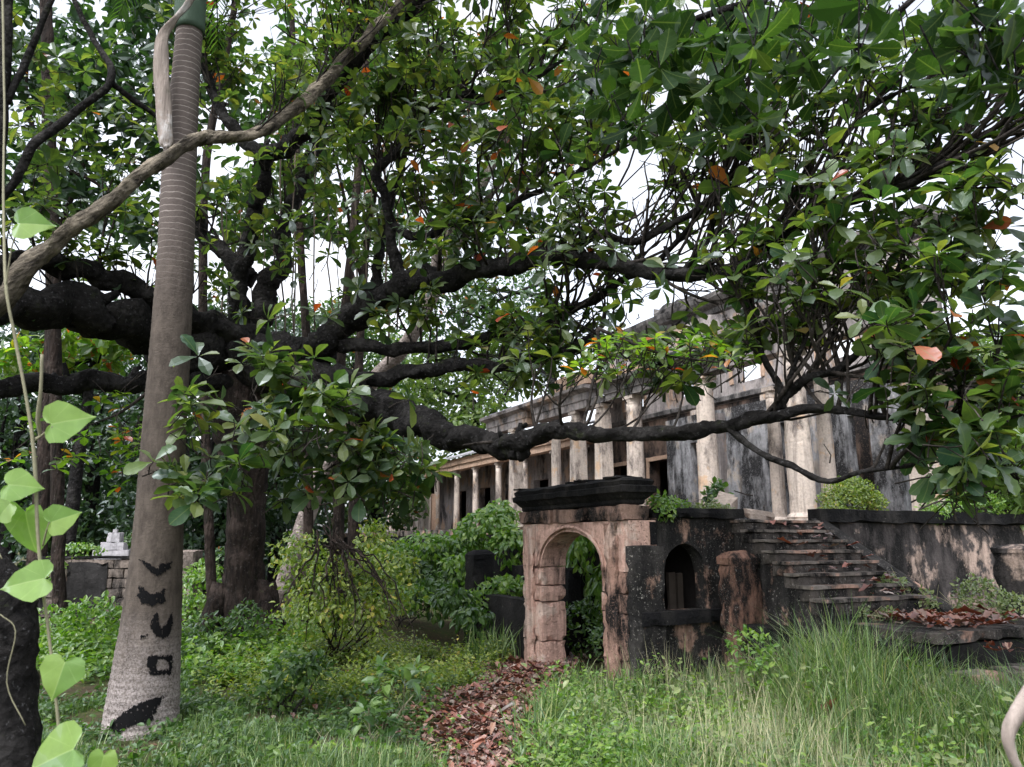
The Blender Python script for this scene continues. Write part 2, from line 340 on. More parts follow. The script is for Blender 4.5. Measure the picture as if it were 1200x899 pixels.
M['almond_near_obj'] = leafmat('overhead_leaf_veined', [(0, G(.012, .030, .011)), (.5, G(.021, .048, .014)), (.93, G(.034, .07, .018)), (1, G(.07, .105, .02))], .5, .0, .6, (1.6, 1.8, .7), 2)  # same greens with the canopy's shade in them, veined
M['almond_cool'] = leafmat('cool_leaf', [(0, G(.02, .06, .026)), (.4, G(.036, .085, .026)), (.8, G(.066, .125, .033)), (.985, G(.11, .17, .04)), (.990, G(.4, .1, .03)), (1, G(.36, .08, .03))], .45, .03, .45, (1.7, 1.85, .8), 2)
M['almond_back'] = leafmat('backlit_leaf', [(0, G(.07, .15, .025)), (.5, G(.14, .22, .03)), (.88, G(.22, .27, .035)), (.93, G(.5, .16, .03)), (1, G(.4, .05, .02))], .6, .04)  # lit copy of the almond leaf: backlight put into the greens
M['bg_dark'] = leafmat('dark_canopy_leaf', [(0, G(.018, .042, .022)), (.6, G(.035, .07, .03)), (1, G(.06, .105, .035))], .35, .05)
M['bg_mid'] = leafmat('mid_canopy_leaf', [(0, G(.03, .07, .022)), (.6, G(.055, .11, .03)), (.97, G(.10, .15, .035)), (1, G(.35, .1, .03))], .4, .05)
M['bg_light'] = leafmat('light_canopy_leaf', [(0, G(.07, .12, .03)), (.6, G(.12, .18, .045)), (1, G(.2, .25, .06))], .4, .04)
M['shrub_bright'] = leafmat('bright_shrub_leaf', [(0, G(.07, .16, .022)), (.5, G(.14, .25, .035)), (1, G(.24, .34, .055))], .45, .05)
M['shrub_yellow'] = leafmat('yellow_green_leaf', [(0, G(.08, .14, .02)), (.5, G(.18, .24, .035)), (.92, G(.28, .32, .05)), (1, G(.4, .3, .04))], .45, .04)
M['shrub_dark'] = leafmat('dark_shrub_leaf', [(0, G(.03, .07, .018)), (.6, G(.065, .13, .028)), (1, G(.12, .19, .04))], .4, .03)
M['shrub_grey'] = leafmat('grey_green_leaf', [(0, G(.12, .16, .06)), (.6, G(.2, .25, .10)), (1, G(.3, .33, .14))], .35, .04)
M['vine_leaf'] = leafmat('heart_leaf', [(0, G(.16, .30, .06)), (.5, G(.24, .40, .09)), (1, G(.32, .47, .12))], .5, .05, .5, (1.2, 1.4, .7), True)
M['vine_stem'] = plain('vine_stem', (.18, .17, .11))
M['grass'] = leafmat('grass_blade', [(0, G(.05, .105, .032)), (.45, G(.12, .195, .065)), (.8, G(.21, .285, .11)), (.96, G(.27, .30, .12)), (1, G(.34, .29, .15))], .35, .05)
M['grass_dark'] = leafmat('shade_grass', [(0, G(.04, .09, .025)), (.6, G(.09, .16, .04)), (1, G(.19, .24, .08))], .35, .05)  # grass copy with the tree's shade darkened into its colour
M['seed'] = plain('dry_seed_stalk', (.34, .33, .20), .9, .1)
M['dry_leaf'] = leafmat('fallen_leaf', [(0, G(.07, .022, .013)), (.3, G(.19, .045, .022)), (.55, G(.26, .085, .04)), (.70, G(.06, .035, .025)), (.85, G(.30, .15, .095)), (.94, G(.40, .30, .25)), (1, G(.12, .085, .05))], .12, .12, .5, (1.2, .8, .6))
M['dry_leaf_red'] = leafmat('fallen_red_leaf', [(0, G(.13, .035, .02)), (.3, G(.30, .075, .035)), (.6, G(.40, .15, .075)), (.8, G(.12, .06, .04)), (1, G(.44, .24, .15))], .12, .05, .5, (1.2, .8, .6))
M['frond'] = bark('dry_frond', (.20, .165, .145), (.33, .28, .25), .1, stretch=(3, 3, .3), bump=.4)
M['paint'] = plain('black_paint', (.005, .005, .0055), .85, .08, .4, 40)
def palm_mat():
    m, nt, N = newmat('palm_bark'); p = pos(N); tc = N('TexCoord'); sx = N('SeparateXYZ', i_Vector=tc.outputs['Object']); z = sx.outputs[2]
    col = mix(N, th(N, noise(N, pos(N, (2, 2, .8)), 6, 7, .65), .35, .68), (.052, .042, .035), (.105, .086, .072))
    col = mix(N, math_(N, 'MULTIPLY', th(N, z, 4.3, 5.6), .7), col, mix(N, noise(N, p, 9), (.085, .069, .064), (.145, .12, .112)))
    wv = math_(N, 'ADD', math_(N, 'MULTIPLY', z, 1/.075), math_(N, 'MULTIPLY', noise(N, p, 5, 3), .9))
    fr = math_(N, 'FRACT', wv); line = math_(N, 'MULTIPLY', th(N, fr, .80, .9), th(N, z, 4.6, 5.8))
    col = mix(N, math_(N, 'MULTIPLY', line, math_(N, 'MULTIPLY', noise(N, p, 7, 4), .75)), col, (.42, .37, .34))
    low = math_(N, 'MULTIPLY', math_(N, 'SUBTRACT', 1, th(N, z, .15, 1.25)), 1.0)
    sp = th(N, noise(N, p, 46, 4, .7), .42, .56); col = mix(N, math_(N, 'MULTIPLY', math_(N, 'MULTIPLY', low, math_(N, 'ADD', math_(N, 'MULTIPLY', sp, .55), math_(N, 'MULTIPLY', th(N, noise(N, p, 5, 6), .35, .65), .35))), .95), col, (.44, .39, .38))
    dl = math_(N, 'MULTIPLY', math_(N, 'SUBTRACT', 1, th(N, fr, .0, .12)), .5); col = mix(N, dl, col, (.05, .04, .035))
    b = N('Bump', i_Strength=.6, i_Distance=.02, i_Height=math_(N, 'ADD', noise(N, p, 32, 5, .7), math_(N, 'MULTIPLY', fr, .35)))
    s = N('BsdfPrincipled', i_Base_Color=col, i_Roughness=.9, i_Normal=b.outputs[0]); s.inputs['Specular IOR Level'].default_value = .2
    o = N('OutputMaterial'); nt.links.new(s.outputs[0], o.inputs[0]); return m
M['palm'] = palm_mat(); M['crownshaft'] = plain('green_crownshaft', (.05, .082, .056), .7, .2)
def ground_mat():
    m, nt, N = newmat('soil_litter'); p = pos(N)
    col = mix(N, th(N, noise(N, p, 1.3, 8), .35, .65), (.055, .042, .03), (.055, .075, .025))
    col = mix(N, th(N, noise(N, p, 14, 5), .55, .72), col, (.13, .075, .05))
    b = N('Bump', i_Strength=.8, i_Distance=.05, i_Height=noise(N, p, 20, 6, .7))
    s = N('BsdfPrincipled', i_Base_Color=col, i_Roughness=.95, i_Normal=b.outputs[0]); s.inputs['Specular IOR Level'].default_value = .1
    o = N('OutputMaterial'); nt.links.new(s.outputs[0], o.inputs[0]); return m
M['ground'] = ground_mat()
# ------------------------------------------------------------------ ground
def axis(a, b, fine0, fine1, n):
    return np.unique(np.concatenate([np.linspace(a, fine0, 14), np.linspace(fine0, fine1, n), np.linspace(fine1, b, 14)]))
gx = axis(-400, 400, -14, 14, 90); gy = axis(-300, 600, -4, 24, 90); X, Yg = np.meshgrid(gx, gy)
gm = MB(); nx = len(gx); ii, jj = np.meshgrid(np.arange(nx-1), np.arange(len(gy)-1)); a0 = (jj*nx+ii).ravel()
gm.add(np.stack([X, Yg, ground_h(X, Yg)], -1).reshape(-1, 3), [np.stack([a0, a0+1, a0+nx+1, a0+nx], -1)])
tag(gm.build('ground', M['ground'], smooth=True), 'leaf strewn soil ground under the trees', kind='structure')

# ------------------------------------------------------------------ the ruin, in its own axes: u to the right and away, v away and to the left
C0 = np.array([1.5, 10.0]); TH = math.radians(26.57); EU = np.array([math.cos(TH), math.sin(TH)]); EV = np.array([-math.sin(TH), math.cos(TH)])
def W(u, v, z=0): q = C0 + u*EU + v*EV; return np.array([q[0], q[1], z])
class Ruin:
    def __init__(s, name, u, v, z, label, cat, group=None):
        s.o = (u, v, z); s.e = empty(name, W(u, v, z), label, cat, group, TH)
    def part(s, name, mb, mat, parent=None, smooth=False, off=(0, 0, 0)):
        o = s.o if parent is None or parent is s.e else (0, 0, 0)
        for i in range(len(mb.V)): mb.V[i] = mb.V[i] - np.array(s.o)
        return obj(name, mb.mesh(name, smooth), mat, parent or s.e)
def rb(lo, hi, **k): m = MB(); rough_box(m, lo, hi, **k); return m

# gateway
gw = Ruin('stone_gateway', .21, 1.5, 0, 'pink stone garden gateway with arched opening and heavy black cornice', 'gateway')
V0, V1, VN, TG = .66, 2.34, 2.95, .42; SPR, RISE, TOP = 1.52, .52, 2.16
def pier(v0, v1, inner):
    zs = [-.35, .42, 1.0, 1.24, SPR]
    for k in range(4):
        z0, z1 = zs[k], zs[k+1]-.006; e = .014 if k == 2 else .006*(k % 2)
        gw.part('stone_block', rb((-e, v0-(e if inner > 0 else 0), z0), ((TG if inner < 0 else .30)+e, v1+(e if inner > 0 else 0), z1), step=.08, amp=.010, chip=.05, seed=k+v0), M['gate' if inner < 0 else 'gate_dark'])
    pm = MB(); vm = (v0+v1)/2; q = .13      # pilaster strip proud of the pier face
    rough_box(pm, (-.07, vm-q, -.35), (-.005, vm+q, TOP-.02), step=.09, amp=.010, chip=.06, seed=v0+3); gw.part('pilaster', pm, M['gate' if inner < 0 else 'gate_dark'])
pier(.08, V0, 1); pier(V1, VN, -1)
am = MB(); na = 18; ts = np.linspace(0, math.pi, na); vc, ha = (V0+V1)/2, (V1-V0)/2
arc = [(vc - ha*math.cos(t), SPR + RISE*math.sin(t)) for t in ts]; cols = [(0, SPR)]+arc+[(VN, SPR)]; nz, nu = 4, 3; Vv, Q = [], []
for (v, z) in cols:
    for k in range(nz+1):
        for u in (0, TG):
            p = np.array([u, v, z+(TOP-z)*k/nz]); p += np.array(mnoise.noise_vector(Vector(p*5)))*.014; Vv.append(p)
st = (nz+1)*2
for i in range(len(cols)-1):
    a = i*st; b = a+st
    for k in range(nz):
        Q += [(a+2*k, a+2*k+2, b+2*k+2, b+2*k), (a+2*k+1, b+2*k+1, b+2*k+3, a+2*k+3)]
    Q += [(a, b, b+1, a+1), (a+2*nz, a+2*nz+1, b+2*nz+1, b+2*nz)]
for a in (0, (len(cols)-1)*st):
    for k in range(nz): Q.append((a+2*k, a+2*k+1, a+2*k+3, a+2*k+2))
am.add(Vv, [Q]); gw.part('arch', am, M['gate'])
vm_ = MB(); Pv = [(-.05, vc-(ha+.07)*math.cos(t), SPR+(RISE+.06)*math.sin(t)) for t in ts]   # worn archivolt roll
tube(vm_, np.array(Pv)+np.array([.03, 0, 0]), .026, 8, .4); gw.part('archivolt', vm_, M['gate'], smooth=True)
for k, (dv, a, b) in enumerate(((0, .03, .95), (0, 1.05, 1.9), (0, 2.0, VN+.06))):
    gw.part('frieze_block', rb((-.05, a, TOP+.004), (TG-.06, b, TOP+.20), step=.10, amp=.022, chip=.05, seed=k+20), M['frieze'])
cm = MB(); rect_sweep(cm, .02, TG-.16, .10, VN-.03, [(.02, TOP+.206), (.04, TOP+.23), (.045, TOP+.27), (.08, TOP+.30), (.12, TOP+.35), (.155, TOP+.365), (.16, TOP+.44), (.12, TOP+.455), (.14, TOP+.51), (.10, TOP+.54), (.03, TOP+.56)], .09, .014)
gw.part('cornice', cm, M['black_stone'])
for k in range(9):
    v = random.uniform(-.1, VN); gw.part('loose_stone', rb((random.uniform(-.15, .3), v, TOP+.55), (random.uniform(.32, .45), v+random.uniform(.15, .35), TOP+.55+random.uniform(.03, .055)), step=.1, amp=.02, chip=.05, seed=40+k), M['black_stone'])

# wall with the arched window, right of the gateway
HW = 2.2
ww = Ruin('window_wall', 1.0, .1, 0, 'black mouldy wall with an arched window opening beside the gateway', 'wall')
UA, UB, UL = .53, 1.24, 1.78
def win_arch(u): x = (u-(UA+UB)/2)/((UB-UA)/2); return 1.45 + .42*math.sqrt(max(0, 1-x*x))
ww.part('end_block', rb((.31, -.03, 1.85), (TG+.005, .4, 2.15), step=.1, amp=.01, chip=.05, seed=77), M['black_stone'])
fm = MB(); us = [TG+.01, UA]+list(np.linspace(UA, UB, 12))[1:]+[1.4, 1.55, UL]
def wallcol(mb, us, zlo, zhi, v0, v1, n=6):
    Vv, Q = [], []
    for u, zl, zh in zip(us, zlo, zhi):
        for k in range(n+1):
            for v in (v0, v1): p = np.array([u, v, zl+(zh-zl)*k/n]); p += np.array(mnoise.noise_vector(Vector(p*4)))*.012; Vv.append(p)
    st = (n+1)*2
    for i in range(len(us)-1):
        a = i*st; b = a+st
        for k in range(n): Q += [(a+2*k, b+2*k, b+2*k+2, a+2*k+2), (a+2*k+1, a+2*k+3, b+2*k+3, b+2*k+1)]
        Q += [(a, a+1, b+1, b), (a+2*n, b+2*n, b+2*n+1, a+2*n+1)]
    for a in (0, (len(us)-1)*st):
        for k in range(n): Q.append((a+2*k, a+2*k+1, a+2*k+3, a+2*k+2))
    mb.add(Vv, [Q])
ua = list(np.linspace(UA, UB, 14)); wallcol(fm, [TG+.01, (TG+UA)/2, UA], [-.2]*3, [HW]*3, .02, .26); wallcol(fm, ua, [win_arch(u) for u in ua], [HW]*len(ua), .02, .26)
wallcol(fm, ua, [-.2]*len(ua), [1.02]*len(ua), .02, .26); wallcol(fm, [UB, 1.4, 1.55, UL], [-.2]*4, [HW]*4, .02, .26)
ww.part('wall_face', fm, M['mould_wall'])
ww.part('window_sill', rb((.08, -.14, .86), (1.62, .015, 1.03), step=.1, amp=.012, chip=.035, seed=5), M['black_stone'])
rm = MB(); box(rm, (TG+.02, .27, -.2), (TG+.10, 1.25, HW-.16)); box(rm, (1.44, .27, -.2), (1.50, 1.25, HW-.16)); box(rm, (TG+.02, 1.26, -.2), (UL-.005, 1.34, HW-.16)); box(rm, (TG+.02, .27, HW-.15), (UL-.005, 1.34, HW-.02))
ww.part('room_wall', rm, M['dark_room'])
ww.part('buttress', rb((-.03, -.08, -.3), (TG+.06, .07, 1.84), step=.1, amp=.014, chip=.05, seed=9), M['mould_wall'])
ww.part('coping', rb((TG+.012, -.07, HW+.003), (UL+.1, 1.36, HW+.14), step=.12, amp=.014, chip=.05, seed=11), M['black_stone'])
pw = MB(); rough_box(pw, (1.02, .55, .3), (1.14, .62, 1.48), step=.15, amp=.006); rough_box(pw, (1.17, .55, .3), (1.27, .62, 1.47), step=.15, amp=.006)
p_ = W(1.1, .58, 0); ob = pw.build('wooden_board', M['wood'], org=(1.1, .58, 0)); ob.location = W(1.1, .58, .0); ob.rotation_euler.z = TH; tag(ob, 'weathered board standing in the dark room behind the arched window', 'board')
ck = MB(); zz = np.linspace(1.8, 1.03, 26); 
for i, z in enumerate(zz): tube(ck, [(.60+.008*math.sin(i), .2, z), (.60+.008*math.sin(i+1), .2, z-.02)], .011, 6)
tube(ck, [(.60, .2, 1.86), (.602, .2, 1.3), (.60, .2, 1.01)], .004, 5)
ob = ck.build('beaded_cord', M['rope'], org=(.6, .2, 1.8)); ob.location = W(.6, .2, 1.8); ob.rotation_euler.z = TH; tag(ob, 'pale beaded cord hanging down in the arched window', 'cord')

# red pillar stub at the foot of the steps, and the stub pillar far right, and the one left of the gateway
def stub(u, v, w_, d_, z0, z1, label, mat, cap=.10):
    r = Ruin('stone_pillar', u, v, z0, label, 'pillar'); m = MB()
    rough_box(m, (u-w_/2, v-d_/2, z0), (u+w_/2, v+d_/2, z1-cap), step=.1, amp=.010, chip=.06, seed=u+v); r.part('pillar_shaft', m, mat)
    m = MB(); rect_sweep(m, u-w_/2, u+w_/2, v-d_/2, v+d_/2, [(.0, z1-cap-.02), (.0, z1-cap*.6), (-.05, z1-cap*.25), (-.13*w_/.5, z1)], .08, .018); r.part('pillar_top', m, mat); return r
stub(1.40, -.42, .44, .32, .0, 1.78, 'reddish weathered stub pillar with rounded top left of the steps', M['pillar'], .16)
stub(4.27, -2.35, .60, .44, .0, 1.86, 'grey stone pillar at the right edge before the terrace wall', M['right_wall'], .08)
stub(.22, 5.15, .42, .40, -.1, 1.74, 'dark moss grown pillar standing left of the gateway', M['black_stone'], .14)
lw = Ruin('low_wall', .2, 4.0, 0, 'low black rendered wall running from the gateway to the mossy pillar', 'wall'); lw.part('wall_face', rb((.08, VN+.05, -.2), (.34, 4.92, .98), step=.15, amp=.012, chip=.03), M['black_render'])
lw.part('wall_rear', rb((1.1, 3.4, -.2), (1.36, 5.6, 1.45), step=.2, amp=.012, chip=.05, seed=3), M['black_stone'])

# terrace
TZ = 2.2
tr = Ruin('terrace', 3.0, 1.0, 0, 'raised stone terrace with black mouldy retaining wall and peach plaster patches', 'terrace')
ww.part('wall_return', rb((UL-.26, .265, -.2), (UL+.03, 1.42, HW-.01), step=.2, amp=.01, chip=.03), M['mould_wall'])
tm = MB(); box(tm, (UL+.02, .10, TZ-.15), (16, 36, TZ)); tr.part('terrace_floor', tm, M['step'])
tr.part('retaining_wall', rb((3.22, -.06, -.3), (12, .08, TZ-.03), step=.22, amp=.014, chip=.03), M['right_wall'])
tr.part('side_wall', rb((UL+.03, 1.38, -.2), (UL+.25, 34, TZ-.153), step=.5, amp=.02), M['black_stone'])
tr.part('wall_coping', rb((3.25, -.16, TZ-.026), (12, .085, TZ+.17), step=.2, amp=.013, chip=.045, seed=2), M['black_stone'])
rk = MB(); Pk = [(3.16, -.02, TZ), (3.16, -1.95, 1.06)]  # sloping cheek along the right of the flight
Vv = []; Q = []
for i in range(9):
    t = i/8; v = .0-1.95*t; zt = TZ+.02-1.16*t
    for (u, z) in ((3.16, -.2), (3.16, zt), (3.40, zt), (3.40, -.2)): p = np.array([u, v-.075, z]); Vv.append(p+np.array(mnoise.noise_vector(Vector(p*4)))*.014)
for i in range(8):
    for k in range(3): Q.append((i*4+k, i*4+k+1, i*4+k+5, i*4+k+4))
Q += [(0, 3, 2, 1), (32, 33, 34, 35)]; rk.add(Vv, [Q]); tr.part('sloping_cheek', rk, M['mould_wall'])

# steps
stp = Ruin('stone_staircase', 2.4, -.9, 0, 'crumbling stone steps with fallen leaves leading up to the terrace', 'steps')
NS, TRD, U0, U1 = 8, .23, 1.70, 3.14; rise = (TZ-1.0)/(NS+1)
for k in range(NS):
    z1 = TZ-rise*(k+.0)-.012; v0 = -.02-TRD*(k+1); v1 = .09 if k == 0 else -.02-TRD*k+.05
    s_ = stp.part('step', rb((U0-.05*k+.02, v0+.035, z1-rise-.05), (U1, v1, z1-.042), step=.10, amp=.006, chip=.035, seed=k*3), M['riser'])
    stp.part('tread', rb((U0-.05*k-.01, v0, z1-.04), (U1, v1-.03, z1), step=.12, amp=.005, chip=.014, seed=k*3+1), M['step'], s_)  # paler slab: the lit tread edge is in its colour
cb = MB()
for k in range(NS): box(cb, (U0+.05-.05*k, -.02-TRD*(k+1)+.03, -.2), (U1-.02, -.02-TRD*k+.029, TZ-rise*(k+1)-.06))
stp.part('staircase_body', cb, M['mould_wall'])
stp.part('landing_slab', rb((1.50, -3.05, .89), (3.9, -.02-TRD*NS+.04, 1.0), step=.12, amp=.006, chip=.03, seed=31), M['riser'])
stp.part('landing_base', rb((1.74, -3.0, -.3), (3.85, -.02-TRD*NS-.01, .876), step=.2, amp=.012, chip=.03, seed=33), M['black_render'])
stp.part('side_ledge', rb((1.22, -3.0, .74), (1.695, -.62, .885), step=.13, amp=.02, chip=.05, seed=35), M['black_stone'])
stp.part('side_ledge', rb((1.24, -2.9, -.2), (1.69, -.62, .736), step=.2, amp=.02, chip=.05, seed=36), M['black_render'])
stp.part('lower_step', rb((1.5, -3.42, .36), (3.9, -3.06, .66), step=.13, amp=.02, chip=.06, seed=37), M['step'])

# blocks lying on the terrace
def loose(u, v, z, s, rot, label, seed):
    m = rb(tuple(-x/2 for x in s), tuple(x/2 for x in s), step=.09, amp=.018, chip=.05, seed=seed); o = m.build('stone_slab', M['block']); o.location = W(u, v, z); o.rotation_euler = rot; return tag(o, label, 'stone')
loose(2.52, 1.05, TZ+.20, (.52, .32, .30), (.25, -.42, TH+.5), 'tilted pale stone slab lying at the top of the steps', 61)
loose(2.95, .75, TZ+.09, (.42, .25, .15), (.1, .12, TH-.3), 'flat dark broken stone right of the tilted slab', 62)

# ------------------------------------------------------------------ mansion
mn = Ruin('ruined_mansion', 8.5, 6, TZ, 'roofless ruined mansion with tall plaster columns and dark doorways', 'mansion')
def colm(hgt, r0, r1, square=False):
    m = MB()
    if square: rect_sweep(m, -r0, r0, -r0, r0, [(0, .0), (-.01, hgt*.3), (-(r0-r1)*.6, hgt*.7), (-(r0-r1), hgt)], .2, .008)
    else: lathe(m, [(r0-(r0-r1)*(t**1.3)+.006*math.sin(t*40), t*hgt) for t in np.linspace(0, 1, 14)], 22)
    return m.mesh('column', not square)
def capm(r, sq=False):
    m = MB(); lathe(m, [(r, -.02), (r+.012, .0), (r+.012, .04), (r+.003, .05), (r+.012, .12), (r+.015, .14)], 20); rect_sweep(m, -r-.02, r+.02, -r-.02, r+.02, [(0, .142), (0, .23)], .2, .01); return m.mesh('capital')
def basem(r):
    m = MB(); rect_sweep(m, -r-.07, r+.07, -r-.07, r+.07, [(0, .0), (0, .09)], .2, .01); lathe(m, [(r+.06, .09), (r+.075, .12), (r+.05, .16), (r, .2)], 20); return m.mesh('column_base')
CH = 3.2
me_c = {k: colm(CH-.23, .19 if k else .235, .15 if k else .178, k) for k in (False, True)}; me_cap = capm(.172); me_base = basem(.235)
me_s = colm(2.75, .15, .13); me_scap = capm(.13); me_sbase = basem(.15)
def column(u, v, sq=False, small=False, mat='column', z=TZ):
    c = obj('column', me_s if small else me_c[sq], M[mat], mn.e, (u-8.5, v-6, z-TZ))
    obj('capital', me_scap if small else me_cap, M[mat], c, (0, 0, 2.75 if small else CH-.23)); obj('column_base', me_sbase if small else me_base, M[mat], c); return c
rowv = [(px, 12.3/((px-600)/F+.5)*1.1175-13.77) for px in (938, 830, 745, 708, 678, 652, 605)]
for px, v in rowv: column(5.18, v, px in (678, 605, 708), px in (652,), 'column')
column(6.55, .45, True); column(6.3, 2.3, False, True, 'peach'); column(6.6, 3.9, False, True, 'mansion')
# entablature over the row, broken in places
def ent(v0, v1, u=5.18, z=TZ+CH, h=.6, mat='mansion', nm='entablature'):
    m = MB(); rect_sweep(m, u-.2, u+.2, v0, v1, [(.0, z+.004), (.0, z+h*.35), (.03, z+h*.36), (.03, z+h*.68), (.10, z+h*.74), (.20, z+h*.82), (.22, z+h*.97), (.12, z+h)], .25, .016); mn.part(nm, m, M[mat])
ent(8.9, 11.9); ent(12.3, 15.2); ent(3.7, 8.0, z=TZ+CH+.0, h=.5, mat='cornice'); ent(-.4, 3.5, h=.75)
m = rb((5.0, 8.1, TZ+CH+.01), (5.36, 8.85, TZ+CH+.22), step=.2, amp=.02, chip=.05); mn.part('fallen_beam', m, M['cornice'])
mn.part('corner_pier', rb((4.86, 8.75, TZ+CH+.61), (5.5, 10.4, TZ+CH+1.0), step=.2, amp=.014, chip=.05, seed=4), M['peach'])
mn.part('parapet', rb((5.02, 3.75, TZ+CH+.505), (5.34, 5.4, TZ+CH+1.25), step=.25, amp=.012, chip=.04, seed=8), M['mansion'])
mn.part('parapet', rb((5.02, .2, TZ+CH+.755), (5.34, 2.6, TZ+CH+1.3), step=.25, amp=.012, chip=.04, seed=12), M['mansion'])
# main wall with openings
def holed_wall(name, u, t, v0, v1, z0, z1, holes, mat, frames_mat=None):
    vs = sorted({v0, v1, *[h[0] for h in holes], *[h[1] for h in holes]}); m = MB()
    for a, b in zip(vs, vs[1:]):
        hz = sorted((h[2], h[3]) for h in holes if h[0] <= a+1e-6 and h[1] >= b-1e-6); z = z0
        for (p, q) in hz+[(z1, z1)]:
            if p > z+1e-6: rough_box(m, (u-t/2, a, z), (u+t/2, b, p), step=.4, amp=.010, chip=.006)
            z = q
    w_ = mn.part(name, m, M[mat])
    for h in holes:
        if frames_mat and h[3]-h[2] > .8:
            f = MB(); e = .13; uo = u-t/2-.04
            for (a, b, c, d) in ((h[0]-e, h[0], h[2], h[3]+e), (h[1], h[1]+e, h[2], h[3]+e), (h[0]+.002, h[1]-.002, h[3], h[3]+e)): rough_box(f, (uo, a, c), (u-t/2+.02, b, d), step=.3, amp=.012, chip=.03, seed=a)
            mn.part('window_frame' if h[2] > z0+.4 else 'door_frame', f, M[frames_mat])
doors = [(v, v+1.15, TZ+.01, TZ+2.05) for v in (4.2, 6.9, 9.5, 11.6)]; upw = [(v, v+1.0, TZ+3.75, TZ+5.0) for v in (3.0, 5.85, 8.4, 10.8)]
midw = [(2.0, 3.2, TZ+.8, TZ+2.2)]
holed_wall('main_wall', 8.49, .4, 1.2, 13, TZ-.3, TZ+3.28, doors+[(8.2, 8.9, TZ+.4, TZ+2.3), (5.5, 6.5, TZ+.01, TZ+2.2)], 'dark_plaster', 'peach'); holed_wall('upper_wall', 8.49, .4, 1.2, 13, TZ+3.284, 8.0, upw, 'mansion', 'peach')
for va, vb_ in ((1.2, 4.6), (5.3, 9.4), (9.75, 13)): m = MB(); rect_sweep(m, 8.3, 8.68, va, vb_, [(0, 8.005), (.06, 8.06), (.06, 8.2), (.2, 8.28), (.28, 8.42), (.3, 8.55), (.12, 8.6)], .4, .03); mn.part('cornice', m, M['cornice'])
mn.part('gable_stub', rb((8.3, 8.6, 8.605), (8.68, 10.2, 8.95), step=.25, amp=.03, chip=.12), M['cornice'])
for z in (TZ+3.3,):
    m = MB(); rect_sweep(m, 8.27, 8.285, 1.2, 12.9, [(0, z), (.07, z+.05), (.07, z+.16), (0, z+.2)], .5, .01); mn.part('string_course', m, M['cornice'])
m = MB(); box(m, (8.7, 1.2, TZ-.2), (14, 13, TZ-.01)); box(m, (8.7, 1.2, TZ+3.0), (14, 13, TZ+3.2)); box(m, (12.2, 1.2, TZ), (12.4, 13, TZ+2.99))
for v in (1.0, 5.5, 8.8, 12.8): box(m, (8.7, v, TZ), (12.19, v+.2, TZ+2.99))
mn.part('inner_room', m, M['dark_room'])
for v in (5.62, 8.3, 11.25): mn.part('wall_pilaster', rb((8.15, v-.2, TZ), (8.285, v+.2, TZ+3.28), step=.35, amp=.01, chip=.02, seed=v), M['column'])
# porch side wall with faded blue paint stains and its doorway
holed_wall('porch_wall', 7.3, .2, 1.4, 8.4, TZ, TZ+2.9, [(2.0, 2.5, TZ+.01, TZ+2.2), (3.6, 4.3, TZ+.01, TZ+2.3), (6.3, 7.4, TZ+.01, TZ+2.2)], 'blue_wall')
mn.part('porch_post', rb((6.2, 5.2, TZ), (6.42, 5.45, TZ+2.6), step=.3, amp=.012, chip=.03, seed=15), M['mansion'])
mn.part('porch_post', rb((6.2, 3.0, TZ), (6.42, 3.25, TZ+2.6), step=.3, amp=.012, chip=.03, seed=16), M['column'])
# roof sheets over the porch
def slab(a, b, c, d, t=.07, n=6):
    m = MB(); a, b, c, d = map(np.array, (a, b, c, d)); Vv, Q = [], []
    for lay in (0, t):
        for i in range(n+1):
            for j in range(n+1):
                p = (a*(1-i/n)+b*i/n)*(1-j/n)+(d*(1-i/n)+c*i/n)*j/n; p = p+np.array([0, 0, lay+.03*mnoise.noise(Vector(p))]); Vv.append(p)
    k = (n+1)**2; g = lambda i, j, l: l*k+i*(n+1)+j
    for i in range(n):
        for j in range(n): Q += [(g(i, j, 1), g(i+1, j, 1), g(i+1, j+1, 1), g(i, j+1, 1)), (g(i, j, 0), g(i, j+1, 0), g(i+1, j+1, 0), g(i+1, j, 0))]
    for i in range(n): Q += [(g(i, 0, 0), g(i+1, 0, 0), g(i+1, 0, 1), g(i, 0, 1)), (g(i, n, 0), g(i, n, 1), g(i+1, n, 1), g(i+1, n, 0)), (g(0, i, 0), g(0, i, 1), g(0, i+1, 1), g(0, i+1, 0)), (g(n, i, 0), g(n, i+1, 0), g(n, i+1, 1), g(n, i, 1))]
    m.add(Vv, [Q]); return m
mn.part('porch_roof', slab((5.0, 10.5, 6.03), (5.0, 15.1, 6.03), (8.25, 15.1, 7.0), (8.25, 10.5, 7.0)), M['roof'])
# veranda wing, farther back
VB = 10.3
holed_wall('wing_wall', VB, .3, 13.3, 33, TZ-.3, 6.3, [(v, v+1.3, TZ+.01, TZ+2.3) for v in (14.6, 17.2, 20.2, 23, 26, 29)], 'mansion', None)
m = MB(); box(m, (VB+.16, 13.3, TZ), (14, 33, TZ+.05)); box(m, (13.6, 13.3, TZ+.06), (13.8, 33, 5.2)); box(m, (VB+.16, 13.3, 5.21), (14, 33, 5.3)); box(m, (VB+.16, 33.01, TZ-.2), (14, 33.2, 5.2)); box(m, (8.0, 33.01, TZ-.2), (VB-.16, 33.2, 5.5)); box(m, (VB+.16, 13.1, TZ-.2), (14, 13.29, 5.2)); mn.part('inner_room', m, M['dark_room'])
for v in (14.4, 16.4, 18.8, 21.2, 23.6, 25.8, 28.4): column(8.3, v, False, True, 'peach' if v in (18.8, 16.4) else 'column')
